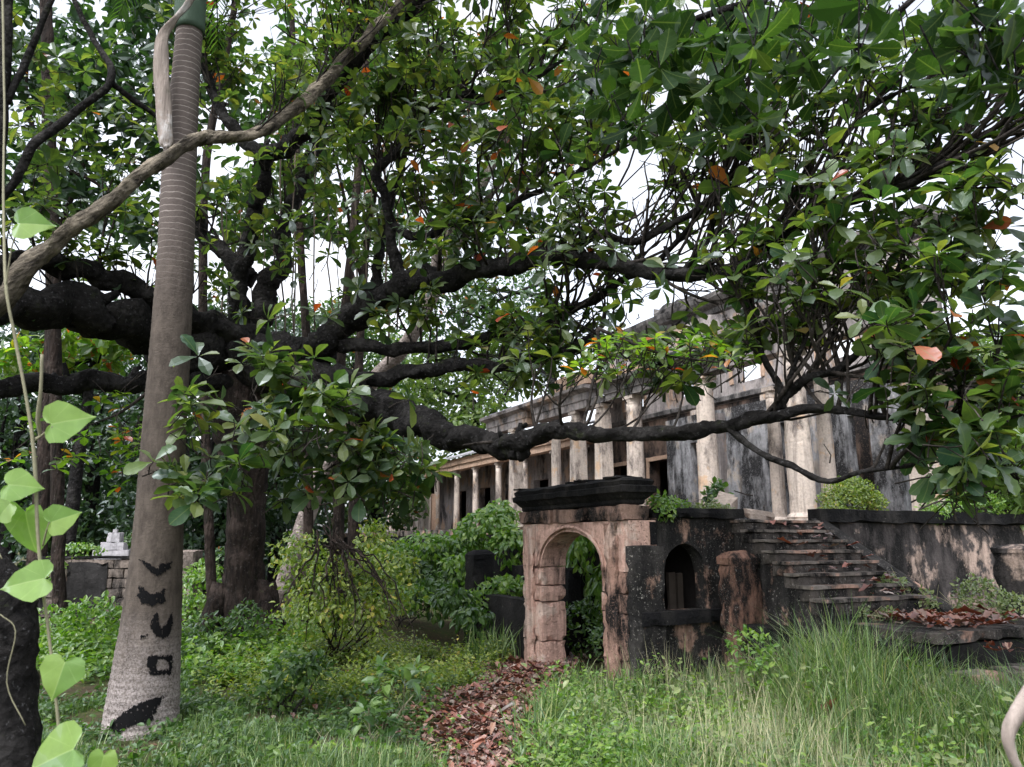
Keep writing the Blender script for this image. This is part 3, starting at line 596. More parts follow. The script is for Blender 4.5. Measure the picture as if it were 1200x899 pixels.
m = MB(); rect_sweep(m, 8.1, 8.5, 13.4, 33, [(0, TZ+2.99), (0, TZ+3.2), (.06, TZ+3.22), (.08, TZ+3.4), (.16, TZ+3.46), (.02, TZ+3.5)], .5, .02); mn.part('eave_beam', m, M['peach'])
mn.part('wing_roof', slab((7.9, 13.4, 5.72), (7.9, 33, 5.72), (12.4, 33, 7.1), (12.4, 13.4, 7.1), n=10), M['roof'])
mn.part('boarded_wall', rb((7.2, 26.2, TZ-.3), (7.4, 33, TZ+1.9), step=.5, amp=.02, chip=.05), M['peach'])
for k in range(9): mn.part('board', rb((7.10, 26.3+k*.72, TZ-.2), (7.19, 26.3+k*.72+.6, TZ+1.75+random.uniform(-.15, .1)), step=.5, amp=.012, chip=.03, seed=k), M['column'])

# ------------------------------------------------------------------ block wall at the left with stepped gravestone
wallY = 17.0
bx0, bx1 = at(44, 690, wallY)[0], at(203, 690, wallY)[0]
bw = empty('block_wall', ((bx0+bx1)/2, wallY, 0), 'blackened block wall behind the palm with vine on its top', 'wall'); oB = np.array([(bx0+bx1)/2, wallY, 0])
zt = at(100, 655, wallY)[2]; nrow, bl = 8, .46; bh = (zt+.1)/nrow
bmesh_v = {}
def bpart(name, lo, hi, mat, **k): m = rb(lo, hi, **k); m.V = [v-oB for v in m.V]; return obj(name, m.mesh(name), M[mat], bw)
bpart('wall_core', (bx0, wallY+.05, -.2), (bx1, wallY+.4, zt-.01), 'black_render', step=.4)
bmes = [MB() for _ in range(5)]
for i, q in enumerate(bmes): rough_box(q, (-bl/2+.008, -.05, -bh/2+.007), (bl/2-.008, .05, bh/2-.007), step=.12, amp=.010, chip=.03, seed=i*5)
bmes = [q.mesh('brick') for q in bmes]
for r in range(nrow):
    x = bx0 + (.23 if r % 2 else 0) + bl/2
    while x < bx1-bl/2+.01:
        o = obj('brick', random.choice(bmes), M['brick'], bw, (x-oB[0], random.uniform(-.012, .012), -.1+bh*(r+.5))); x += bl
bpart('plaster_patch', (at(78, 690, wallY)[0], wallY-.085, .1), (at(126, 690, wallY)[0], wallY-.052, zt-.06), 'black_render', step=.12, amp=.02, chip=.1)
bpart('coping', (bx0-.05, wallY-.08, zt+.0), (bx1, wallY+.42, zt+.06), 'black_stone', step=.2)
bpart('end_pier', (bx1+.005, wallY-.08, -.2), (bx1+.42, wallY+.42, zt+.18), 'brick', step=.15, amp=.015, chip=.06)
gs = empty('gravestone', at(133, 651, 18.2), 'pale stepped gravestone showing over the block wall', 'gravestone'); oG = at(133, 651, 18.2)
def gpart(n, lo, hi, s): m = rb(lo, hi, step=.1, amp=.008, chip=.03, seed=s); return obj(n, m.mesh(n), M['concrete'], gs)
gpart('plinth', (-.42, -.15, -1.6), (.42, .15, .12), 1); gpart('middle_block', (-.27, -.12, .123), (.27, .12, .30), 2); gpart('top_block', (-.15, -.10, .303), (.15, .10, .52), 3); gpart('cross_stub', (-.05, -.05, .523), (.05, .05, .60), 4)
# ------------------------------------------------------------------ twigs and crowns
def rdir(): v = np.array([random.gauss(0, 1) for _ in range(3)]); return v/np.linalg.norm(v)
def grow(mb, tips, p, d, L, r, lev, up=.12, wob=.38, fork=2, keep=None):
    n = 5; P = [np.array(p, float)]; d = d/np.linalg.norm(d); D = []
    for i in range(n):
        d = d + rdir()*wob*.55 + np.array([0, 0, up]); d /= np.linalg.norm(d); P.append(P[-1]+d*L/n); D.append(d)
    if keep and not keep(P[-1]) : return
    tube(mb, P, np.linspace(r, r*.55, n+1), 5 if r > .008 else 4, cap=False)
    if lev > 0:
        for k in range(fork):
            i = random.randint(2, n); dd = D[min(i, n)-1] + rdir()*.75; grow(mb, tips, P[i], dd, L*random.uniform(.45, .8), r*.55, lev-1, up, wob, fork, keep)
    tips.append((P[-1], D[-1]))
def limb(spec, n=7, ns=9, rough=.16, scale=.84, disp=1.0):
    S = np.array([[*at(a, b, c), rad(r, c)] for a, b, c, r in spec]); C = catmull(S, n); P, R = C[:, :3].copy(), np.maximum(C[:, 3], .0015)*scale
    for i in range(len(P)): P[i] += np.array(mnoise.noise_vector(Vector(P[i]*2.2)))*R[i]*.8*disp + np.array(mnoise.noise_vector(Vector(P[i]*5)))*R[i]*.25*disp; R[i] *= 1+disp*(.2*mnoise.noise(Vector(P[i]*3.5))+.14*mnoise.noise(Vector(P[i]*9)))
    return P, R
def leaf_objects(parent, R, T, S, me, mat, name='leaf', limit=300, org=None):
    """The leaves that show largest become parts of their own; the rest are returned as a mask."""
    x, y, z = proj(T); px2, py2, _ = proj(T + R[:, :, 0]*S[:, None]); qx, qy, _ = proj(T + R[:, :, 0]*S[:, None]*.5 + R[:, :, 1]*S[:, None]*.25)
    area = np.abs((px2-x)*(qy-y)-(py2-y)*(qx-x)); ok = (x > 5) & (x < 1195) & (y > 5) & (y < 894) & (z > .3); area[~ok] = -1
    idx = np.argsort(-area)[:limit]; idx = idx[area[idx] > 60]; rest = np.ones(len(T), bool); rest[idx] = False; o0 = np.zeros(3) if org is None else org
    for i in idx:
        o = bpy.data.objects.new(name, me); COL.objects.link(o); o.parent = parent
        m = Matrix.Identity(4); m3 = R[i]*S[i]
        for a in range(3):
            for b in range(3): m[a][b] = m3[a, b]
            m[a][3] = T[i][a]-o0[a]
        o.matrix_basis = m
    return rest
def leaf_mesh(name, tmpl, mat): m = MB(); m.add(tmpl[0], [tmpl[1]]); me = m.mesh(name, True); me.materials.append(mat); return me

# ------------------------------------------------------------------ the great almond tree
TB = np.array([*at(284, 752, 13.6)[:2], 0.0])
alm = empty('almond_tree', TB, 'huge black barked almond tree spreading wide limbs across the garden', 'tree')
def apart(name, mb, mat, smooth=True): mb.V = [v-TB for v in mb.V]; return obj(name, mb.mesh(name, smooth), mat, alm)
trunk = [(282, 800, 13.6, 46), (284, 752, 13.6, 40), (286, 715, 13.6, 30), (286, 650, 13.5, 27), (289, 590, 13.4, 27), (284, 520, 13.2, 36), (278, 460, 13.1, 42), (281, 425, 13.1, 32)]
m = MB(); tp_, tr_ = limb(trunk, 8, disp=.2, scale=.78); tube(m, tp_, tr_, 18, .10)
for a, b in ((-55, 12.9), (-30, 14.1), (42, 12.8), (55, 13.9)):       # buttress roots
    s = at(284+a*.35, 690, 13.6); e = at(284+a*1.3, 770, b); e[2] = -.05; mid = (s+e)/2; mid[2] = .35; tube(m, catmull([s, mid, e], 6), np.linspace(.26, .07, 13), 9, .2)
apart('trunk', m, M['bark_trunk'])
L = {}
L['low'] = [(300, 430, 13, 34), (345, 436, 12.6, 30), (400, 462, 12, 27), (468, 482, 11.2, 22), (530, 508, 10.4, 18), (570, 520, 9.9, 15), (605, 515, 9.5, 13), (655, 509, 9, 11.5), (720, 508, 8.6, 10.5), (800, 505, 8.2, 10), (850, 497, 7.9, 9.5), (900, 489, 7.6, 9), (960, 479, 7.3, 6), (1030, 487, 7, 5), (1110, 500, 6.7, 4), (1180, 490, 6.5, 2.5)]
L['stub'] = [(540, 512, 10.2, 17), (575, 522, 9.8, 16), (604, 526, 9.6, 13), (611, 526, 9.5, 12)]
L['lowfork'] = [(850, 500, 7.9, 5), (885, 529, 7.7, 4.6), (930, 546, 7.5, 4.2), (970, 564, 7.2, 3.6), (1010, 553, 7, 3), (1070, 546, 6.8, 2)]
L['rise'] = [(905, 489, 7.6, 7), (925, 460, 7.5, 7), (950, 440, 7.4, 6.5), (985, 430, 7.3, 6), (1030, 390, 7, 5), (1070, 345, 6.8, 4), (1110, 320, 6.6, 2.5)]
L['rise_b'] = [(922, 462, 7.5, 5), (895, 420, 7.6, 4), (885, 380, 7.7, 3.4), (872, 340, 7.8, 2.6), (860, 300, 7.9, 2)]
L['rise_c'] = [(925, 462, 7.5, 4), (930, 430, 7.4, 3.5), (945, 395, 7.4, 3), (960, 340, 7.3, 2.2), (975, 300, 7.2, 1.6)]
L['mid'] = [(300, 428, 13, 30), (350, 412, 12.6, 25), (395, 385, 12.2, 21), (430, 355, 11.8, 19), (475, 338, 11.4, 17), (520, 325, 11, 15), (600, 309, 10.2, 13), (660, 301, 9.6, 12), (720, 314, 9, 10.5), (790, 320, 8.5, 10), (860, 318, 8, 9), (905, 292, 7.8, 7), (960, 252, 7.5, 6), (1010, 230, 7.2, 5), (1070, 205, 6.9, 4), (1140, 165, 6.6, 3), (1190, 150, 6.4, 2)]
L['tier'] = [(375, 400, 12.4, 12), (430, 408, 12, 9), (480, 409, 11.6, 8.5), (530, 404, 11.2, 8), (590, 394, 10.7, 7.5), (640, 374, 10.2, 7), (680, 358, 9.8, 6), (730, 330, 9.3, 5), (780, 300, 8.9, 4), (830, 240, 8.4, 3), (880, 195, 8.1, 2)]
L['tier_b'] = [(350, 438, 12.6, 13), (420, 444, 12, 11), (480, 438, 11.5, 10), (540, 428, 11, 9.5), (600, 425, 10.5, 9), (660, 412, 10, 8), (700, 395, 9.7, 6), (740, 420, 9.2, 3.5), (790, 428, 8.9, 2.5)]
L['serp'] = [(475, 338, 11.4, 10), (463, 300, 11.3, 9), (457, 263, 11.2, 7.5), (449, 230, 11.1, 7), (443, 200, 11, 6.5), (467, 177, 10.9, 6.5), (490, 143, 10.8, 6), (510, 123, 10.7, 6), (540, 113, 10.5, 5), (587, 113, 10.3, 4.5), (620, 96, 10, 3.5), (660, 70, 9.6, 2.5)]
L['serp_b'] = [(457, 263, 11.2, 6), (493, 277, 11, 6), (533, 263, 10.7, 5.5), (580, 250, 10.4, 5), (613, 233, 10.2, 4.5), (653, 213, 9.9, 4), (700, 190, 9.5, 3), (745, 160, 9.2, 2)]
L['west'] = [(285, 420, 13.1, 34), (240, 412, 12.6, 32), (185, 388, 11.8, 26), (130, 370, 11, 27), (60, 364, 10.2, 29), (-20, 362, 9.4, 30), (-110, 350, 8.8, 31)]
L['west_b'] = [(290, 420, 13, 20), (262, 392, 12.4, 17), (233, 373, 12, 16), (187, 350, 11.5, 15), (133, 328, 11, 15), (75, 306, 10.4, 15), (10, 312, 9.8, 15), (-60, 330, 9.3, 15)]
L['west_low'] = [(285, 455, 13, 20), (230, 452, 12.4, 15), (180, 449, 11.8, 14), (120, 446, 11.2, 14.5), (60, 452, 10.6, 14), (0, 456, 10, 14), (-60, 460, 9.6, 14)]
L['up'] = [(280, 420, 13.2, 22), (283, 340, 13.2, 13), (292, 280, 13, 11), (302, 230, 12.8, 11), (312, 185, 12.5, 12), (345, 170, 12.1, 12), (372, 130, 11.7, 11), (398, 98, 11.2, 10), (428, 62, 10.7, 9), (462, 30, 10.2, 8), (500, -10, 9.8, 7)]
L['up_b'] = [(312, 190, 12.5, 10), (270, 145, 12.6, 8), (245, 100, 12.7, 7), (238, 40, 12.8, 6), (240, -30, 12.8, 5)]
L['up_c'] = [(283, 420, 13.2, 20), (310, 360, 13.3, 17), (326, 310, 13.3, 13), (335, 255, 13.4, 11), (360, 190, 13.5, 9), (380, 120, 13.5, 7), (420, 60, 13.4, 6), (440, -10, 13.3, 5)]
L['up_d'] = [(300, 330, 13.4, 11), (262, 300, 13.5, 10), (232, 260, 13.6, 9), (225, 235, 13.6, 8)]
L['up_e'] = [(440, 350, 11.8, 9), (448, 290, 11.9, 6), (470, 200, 12, 5), (500, 120, 12, 4), (520, 50, 12, 3)]
L['high'] = [(660, 301, 9.6, 6), (700, 275, 9.3, 5.5), (740, 283, 9, 5.5), (790, 262, 8.6, 5), (840, 225, 8.2, 4.5), (870, 170, 8, 4), (900, 110, 7.8, 3), (930, 60, 7.6, 2)]
L['high_b'] = [(860, 318, 8, 6), (920, 270, 7.6, 5.5), (985, 240, 7.3, 5.5), (1060, 218, 6.9, 5), (1110, 190, 6.6, 4), (1170, 175, 6.4, 3)]
L['high_c'] = [(880, 310, 7.9, 5), (940, 255, 7.6, 4.5), (990, 160, 7.3, 4), (1030, 120, 7.1, 3.5), (1100, 90, 6.8, 2.5)]
L['high_d'] = [(800, 318, 8.4, 4), (830, 280, 8.3, 3.6), (850, 190, 8.1, 3), (880, 130, 8, 2.4), (905, 80, 7.9, 1.8)]
SP_ = {}
for k, spec in L.items():
    P, R = limb(spec, 12); m = MB(); tube(m, P, R, 14 if R.max() > .12 else 9, .2); SP_[k] = (P, R)
    for _ in range(3 if R.max() > .07 else 0): i = random.randint(len(P)//3, len(P)-4); q = P[i]+np.array([0, 0, R[i]*.3]); e = rdir()*.5+np.array([0, 0, .7]); l = random.uniform(.08, .28); l += R[i]; tube(m, [q, q+e*l*.6, q+(e+rdir()*.3)*l], [R[i]*.35+.01, R[i]*.25+.008, R[i]*.18+.004], 6, .2)
    apart('branch', m, M['bark_dark'])
# broken end of the stub shows pale wood grain
# view gaps: where limbs leave the ruin and the sky visible, twigs are sparse
SPARSE = [((590, 515, 1060, 620), .05), ((560, 455, 830, 520), .12), ((520, 470, 640, 560), .15), ((600, 560, 860, 780), .0), ((830, 415, 960, 600), .22), ((540, 318, 650, 372), .45), ((700, 345, 800, 395), .45), ((850, 425, 1060, 520), .3), ((1040, 590, 1200, 899), .0), ((880, 620, 1200, 899), 0), ((640, 300, 700, 360), .6), ((1050, 190, 1110, 240), .35), ((1010, 95, 1060, 170), .4), ((540, 190, 640, 240), .5), ((400, 190, 440, 260), .5), ((240, 150, 300, 215), .4), ((1140, 360, 1200, 385), .2), ((0, 590, 600, 899), .0), ((0, 455, 150, 600), .25), ((320, 380, 480, 440), .5), ((700, 170, 780, 300), .75), ((480, 420, 560, 500), .5)]
def keep(p):
    x, y, _ = proj(p); pr = 1.0
    for (a, b, c, d), q in SPARSE:
        if a < x < c and b < y < d: pr = min(pr, q)
    return random.random() < pr
tw, tips = MB(), []
def sprout(key, t0, t1, n, Lr=(.5, 1.3), up=.15, upd=.5, lev=2, r=.021, spread=.9, dw=.5):
    P, R = SP_[key]; k = len(P)
    for _ in range(n):
        i = int((t0+(t1-t0)*random.random())*(k-2)); d = P[i+1]-P[i]; d /= np.linalg.norm(d); g = d*dw + rdir()*spread + np.array([0, 0, upd])
        grow(tw, tips, P[i]+np.array([0, 0, R[i]*.3]), g, random.uniform(*Lr)*1.05, r*random.uniform(.7, 1.3), lev if random.random() < .6 else 1, up, keep=keep)
for a in (('low', .68, 1, 26, (.4, .9)), ('low', .35, .66, 12, (.5, 1.0)), ('lowfork', .3, 1, 16, (.3, .6)), ('rise', .2, 1, 24, (.5, 1.0)), ('rise_b', .2, 1, 13, (.4, .8)), ('rise_c', .2, 1, 13, (.4, .8)),
          ('mid', .3, .62, 46, (.5, 1.3)), ('mid', .6, 1, 18, (.5, 1.1)), ('tier', .2, 1, 40, (.4, 1.1)), ('tier_b', .25, 1, 34, (.4, .9)), ('serp', .3, 1, 44, (.5, 1.3)), ('serp_b', .1, 1, 40, (.5, 1.2)),
          ('up', .45, 1, 44, (.6, 1.5)), ('up_b', .2, 1, 24, (.6, 1.3)), ('up_c', .3, 1, 50, (.6, 1.5)), ('up_d', .2, 1, 14, (.5, 1.1)), ('up_e', .2, 1, 36, (.5, 1.2)), ('high', .1, 1, 15, (.9, 1.8), .03, .3, 2, .02, .45, 1.), ('high_b', .05, 1, 15, (.8, 1.6), .03, .35, 2, .02, .45, 1.), ('high_c', .05, 1, 13, (.8, 1.5), .03, .35, 2, .02, .45, 1.), ('high_d', .05, 1, 10, (.7, 1.4), .03, .4, 2, .018, .45, 1.), ('mid', .55, .95, 16, (.9, 1.9), .03, .5, 2, .02, .5, .9), ('tier', .5, 1, 9, (.8, 1.5), .03, .4, 2, .018, .5, .9),
          ('west', .4, 1, 12, (.5, 1.1)), ('west_b', .3, 1, 18, (.5, 1.2))): sprout(*a)
# unseen sprays added over the top of the frame for shade, extending the crown
TOPCL = [(x, y, Y, 120, 60, 1.2, 30) for x, y, Y in ((100, -120, 9), (300, -130, 9.5), (500, -110, 9.5), (700, -130, 8.5), (900, -110, 7.5), (200, -330, 8), (450, -330, 8), (700, -330, 7), (50, -420, 7), (300, -560, 7), (550, -560, 6.5), (-120, 100, 9), (-150, -100, 8.5), (-150, 300, 9))]
# leafy sprays, each on a twig of its own: (px, py, Y, spread px, spread py, spread Y, number)
CL = [(1085, 395, 6.6, 75, 75, .5, 60), (1140, 520, 6.3, 45, 60, .4, 36), (1110, 575, 6.3, 35, 25, .3, 13), (1150, 300, 6.8, 50, 45, .5, 26), (1165, 215, 6.6, 35, 40, .4, 16), (1180, 440, 6.4, 30, 40, .4, 12), (1010, 330, 7.1, 70, 50, .5, 26), (930, 300, 7.6, 60, 45, .5, 12),
      (320, 520, 7.9, 85, 60, .5, 90), (420, 530, 8.2, 50, 38, .4, 46), (250, 565, 7.6, 35, 28, .3, 16), (310, 430, 8, 55, 30, .3, 22), (400, 590, 8.3, 55, 25, .4, 18), (480, 560, 8.6, 25, 30, .3, 9), (370, 470, 8.1, 50, 30, .4, 22), (225, 480, 7.5, 15, 40, .2, 5),
      (540, 150, 10, 110, 90, 1., 70), (690, 230, 9.2, 90, 70, .8, 40), (380, 150, 11, 90, 80, .9, 60), (830, 200, 8, 90, 60, .6, 24), (930, 200, 7.5, 90, 70, .6, 26), (1080, 150, 6.8, 80, 60, .5, 26), (600, 60, 9.5, 120, 50, .9, 50), (440, 300, 11.8, 60, 60, .8, 30), (560, 270, 10.5, 80, 40, .8, 34),
      (500, 365, 11, 90, 18, .6, 20), (620, 345, 10, 60, 22, .6, 18), (600, 440, 10.2, 80, 30, .6, 26), (650, 400, 10, 70, 25, .5, 20), (800, 395, 8.8, 75, 28, .4, 44), (760, 440, 8.9, 60, 16, .4, 16), (840, 340, 8.2, 80, 30, .5, 32), (900, 390, 7.7, 60, 40, .4, 20), (860, 550, 7.7, 25, 20, .3, 5), (920, 520, 7.5, 60, 20, .3, 10), (1000, 520, 7.1, 60, 25, .3, 14), (990, 470, 7.2, 60, 40, .3, 9), (1040, 440, 6.9, 50, 50, .4, 16),
      (290, 330, 12.6, 60, 60, .6, 26), (330, 250, 12.4, 60, 70, .7, 30), (130, 120, 11, 90, 80, .8, 46), (1000, 170, 7, 70, 50, .5, 14), (1090, 225, 6.7, 60, 40, .4, 13), (960, 110, 7.2, 60, 40, .4, 10), (880, 415, 7.9, 70, 22, .3, 12), (60, 180, 10, 50, 50, .6, 26), (330, 90, 11.5, 80, 60, .8, 24), (220, 300, 12.8, 60, 50, .6, 16), (600, 200, 10.2, 80, 60, .8, 22), (450, 230, 12, 70, 60, .8, 18), (40, 60, 10.4, 40, 60, .6, 18), (240, 40, 12, 50, 40, .6, 14), (100, 250, 11, 40, 40, .5, 16)]
for px, py, Y, sx, sy, sY, n in CL+TOPCL:
    for _ in range(n):
        c = at(random.gauss(px, sx*.62), random.gauss(py, sy*.62), Y+random.gauss(0, sY*.6))
        if not keep(c): continue
        d = rdir()*.7 + np.array([0, -.15, .55]); d /= np.linalg.norm(d); l = random.uniform(.18, .4); tube(tw, [c-d*l+rdir()*.05, c-d*l*.5+rdir()*.02, c], [.008, .006, .005], 4, cap=False)
        if random.random() < .55: e = rdir()*.8+d*.6; tube(tw, [c-d*l*.6, c-d*l*.4+e*.12], [.005, .004], 4, cap=False); tips.append((c-d*l*.4+e*.12, e))
        tips.append((c, d))
apart('twigs', tw, M['twig'])['kind'] = 'stuff' 
tips = [t for t in tips if keep(t[0]) and random.random() < (.27 if 730 < proj(t[0])[0] < 1030 and 110 < proj(t[0])[1] < 440 else .50)]
C = np.array([t[0] for t in tips]); A = np.array([t[1]+np.array([0, 0, .55]) for t in tips]); xs, ys, zs = proj(C)
SZ = rng.uniform(.17, .28, len(C))*np.where((xs > 780) | ((ys > 400) & (xs < 560)), 1.2, 1.16)
R_, T_, S_ = rosettes(C, A, SZ, 5, 9)
me_al = leaf_mesh('leaf', ALMOND_HI, M['almond_cool'])
rest = leaf_objects(alm, R_, T_, S_, me_al, M['almond'], org=TB)
m = MB(); batch(m, ALMOND_LO, R_[rest], T_[rest], S_[rest]); o = apart('foliage', m, M['almond'], False); o['kind'] = 'stuff'
print('almond leaves', len(T_), 'tips', len(tips))
# thin aerial roots hanging from the limbs
def hang(px, py0, py1, Y, r=.008):
    a, b = at(px, py0, Y), at(px+random.uniform(-6, 6), py1, Y); P = np.linspace(a, b, 7); P[1:-1] += rng.normal(0, .03, (5, 3)); m = MB(); tube(m, P, r, 5); apart('aerial_root', m, M['root'])
for px in (258, 266, 283, 298, 311, 322, 333, 345, 352, 371, 384, 397, 415, 428, 437, 452, 468, 483): hang(px+random.uniform(-4, 4), random.uniform(160, 260), random.uniform(370, 430), random.uniform(12.8, 13.8), random.uniform(.007, .022))

# ------------------------------------------------------------------ the pale flaking limb crossing in front of the palm
vb = empty('leaning_limb', at(-60, 420, 7.2), 'pale flaky barked limb slanting up across the palm trunk', 'branch'); oV = np.array(vb.location)
P, R = limb([(-80, 420, 7.0, 23), (0, 354, 7.1, 18), (60, 290, 7.2, 14), (140, 228, 7.3, 12.5), (215, 174, 7.5, 11), (242, 160, 7.6, 11.5), (298, 158, 7.8, 9), (330, 140, 8, 10), (365, 108, 8.2, 11), (405, 68, 8.4, 10), (450, 22, 8.7, 9), (500, -25, 9, 8)], 14, 12, .2, scale=.72, disp=.9)
m = MB(); tube(m, P-oV, R, 14, .16); obj('limb', m.mesh('limb', True), M['bark_pale'], vb)
m = MB(); tp2 = []
for i in range(len(P)//2, len(P)-3, 4): grow(m, tp2, P[i], P[i+1]-P[i]+rdir()*.03+np.array([0, 0, .03]), random.uniform(.5, 1.0), .014, 1)
m.V = [v-oV for v in m.V]; obj('twigs', m.mesh('twigs', True), M['twig'], vb)['kind'] = 'stuff'
R2, T2, S2 = rosettes([t[0] for t in tp2], [t[1] for t in tp2], rng.uniform(.15, .2, len(tp2))); m = MB(); batch(m, ALMOND_LO, R2, T2-oV, S2); o = obj('foliage', m.mesh('foliage'), M['almond'], vb); o['kind'] = 'stuff'

# ------------------------------------------------------------------ branch of big leaves overhead, near the camera
ob_ = empty('overhead_branch', at(1000, -60, 3.4), 'close branch of large dark leaves hanging into the upper right', 'branch'); oO = np.array(ob_.location)
tw2, tp = MB(), []
for pts in ([(1250, -120, 3.0, 10), (1120, -60, 3.3, 8), (960, -20, 3.6, 6), (820, 20, 3.9, 5), (740, 60, 4.1, 4), (690, 110, 4.3, 2.5)], [(1120, -60, 3.3, 6), (1060, 10, 3.2, 5), (1000, 60, 3.3, 3), (960, 110, 3.3, 2)], [(1250, -120, 3, 8), (1190, -20, 2.7, 5), (1150, 40, 2.6, 3), (1130, 90, 2.6, 2)], [(900, -5, 3.7, 5), (860, 60, 3.7, 4), (840, 120, 3.7, 2)]):
    P, R = limb(pts); tube(tw2, P-oO, R, 7, .1)
for px, py, Y, sx, sy, sY, n in ((780, 60, 3.9, 85, 45, .35, 46), (720, 130, 4.1, 40, 35, .25, 14), (900, 50, 3.6, 75, 40, .3, 34), (840, 130, 3.8, 45, 35, .25, 16), (980, 40, 3.4, 60, 40, .25, 16), (1145, 35, 2.6, 35, 45, .12, 16), (1170, 90, 2.7, 22, 25, .1, 5), (1060, 30, 3.2, 40, 30, .2, 9), (690, 30, 4.3, 40, 35, .3, 14)):
    for _ in range(n):
        c = at(random.gauss(px, sx*.6), random.gauss(py, sy*.6), Y+random.gauss(0, sY)); d = rdir()*.5+np.array([0, 0, -.5]); tube(tw2, [c-oO-d*.2+np.array([0, 0, .05]), c-oO], .004, 4, cap=False); tp.append((c, d))
obj('branch', tw2.mesh('branch', True), M['bark_dark'], ob_)
Ro, To, So = rosettes([t[0] for t in tp], [t[1] for t in tp], rng.uniform(.15, .23, len(tp)), 3, 5, -.5, .9, .5)
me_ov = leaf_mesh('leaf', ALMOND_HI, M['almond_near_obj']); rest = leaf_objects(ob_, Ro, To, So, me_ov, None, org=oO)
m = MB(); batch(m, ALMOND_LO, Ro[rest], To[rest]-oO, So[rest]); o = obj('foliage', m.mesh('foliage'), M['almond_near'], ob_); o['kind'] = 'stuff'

# ------------------------------------------------------------------ palm with black painted signs
PB = at(166, 850, 8.46); PB[2] = float(ground_h(PB[0], PB[1]))-.02
pal = empty('palm_tree', PB, 'tall straight palm trunk with black painted signs on its swollen base', 'palm')
spec = [(165, 862, 8.46, 42), (166, 840, 8.46, 40), (172, 780, 8.46, 36), (180, 700, 8.46, 31), (187, 600, 8.46, 27), (193, 500, 8.46, 25), (200, 400, 8.46, 23.5), (206, 300, 8.46, 22), (210, 200, 8.46, 21), (217, 100, 8.46, 18), (222, 36, 8.46, 17)]
S = np.array([[*at(a, b, c), rad(r, c)*.95] for a, b, c, r in spec]); C = catmull(S, 24); PP, PR = C[:, :3], C[:, 3].copy()
PRS = PR.copy(); PR *= 1 + .010*np.sin(PP[:, 2]/.075*2*math.pi)
m = MB(); tube(m, PP-PB, PR, 28, .006); obj('trunk', m.mesh('trunk', True), M['palm'], pal)
Ssh = np.array([[*at(a, b, c), rad(r, c)] for a, b, c, r in [(222, 38, 8.46, 18.5), (224, 0, 8.46, 19), (230, -60, 8.46, 16), (236, -130, 8.46, 11)]])
Cs = catmull(Ssh, 6); m = MB(); tube(m, Cs[:, :3]-PB, Cs[:, 3], 20, .02); obj('crownshaft', m.mesh('crownshaft', True), M['crownshaft'], pal)
fr_ = MB(); top = Cs[-1, :3]
for k in range(11):                                                 # fronds of the crown, above the frame
    an = k*2.4; Lf = 2.6; pts = [top + np.array([math.cos(an)*Lf*t, math.sin(an)*Lf*t, 1.3*t-1.9*t*t]) for t in np.linspace(0, 1, 10)]; f = MB(); tube(f, np.array(pts)-PB, np.linspace(.03, .006, 10), 5)
    D, Nn, T, Ss = [], [], [], []
    for i in range(1, 40):
        t = i/40; j = min(8, int(t*9)); p = np.array(pts[j])*(1-(t*9-j)) + np.array(pts[j+1])*(t*9-j); tan = np.array(pts[j+1])-np.array(pts[j]); tan /= np.linalg.norm(tan)
        for sgn in (-1, 1): side = np.cross(tan, (0, 0, 1))*sgn; D.append(side*.8+tan*.5+np.array([0, 0, -.35])); Nn.append((0, 0, 1)); T.append(p-PB); Ss.append(.55*(1-.5*t))
    batch(f, leaf_template([0, .5, 1], [.02, .035, .004], .3, .3), frames(np.array(D), np.array(Nn, float)), np.array(T), np.array(Ss)); obj('frond', f.mesh('frond'), M['shrub_dark'], pal)
# dead frond sheath hanging from the crown
sh = MB(); q = [(228, -10, 8.2, 2.2), (216, 8, 8.15, 3.5), (200, 25, 8.1, 5), (190, 40, 8.1, 7.5), (187, 60, 8.1, 9.5), (188, 90, 8.1, 10), (190, 120, 8.1, 10), (192, 150, 8.1, 9.5), (193, 166, 8.1, 8.5), (194, 173, 8.1, 3)]
Sq = np.array([[*at(a, b, c), rad(r, c)] for a, b, c, r in q]); Cq = catmull(Sq, 5); nq = len(Cq); Vq, Qq = [], []
for i, c in enumerate(Cq):
    for j in range(7): t = (j-3)/3; Vq.append(c[:3]-PB + np.array([t*c[3]*1.0, .05*(t*t-.5)+.01*math.sin(i*.7+j), .006*math.sin(j*2+i)]))
for i in range(nq-1):
    for j in range(6): Qq.append((i*7+j, (i+1)*7+j, (i+1)*7+j+1, i*7+j+1))
n0 = len(Vq); Vq += [v+np.array([0, .018, 0]) for v in Vq]; Qq += [tuple(n0+k for k in q_[::-1]) for q_ in Qq]
for i in range(nq-1):
    for j in (0, 6): a, b = i*7+j, (i+1)*7+j; Qq.append((a, b, b+n0, a+n0))
sh.add(Vq, [Qq]); obj('dead_frond_sheath', sh.mesh('dead_frond_sheath', True), M['frond'], pal)
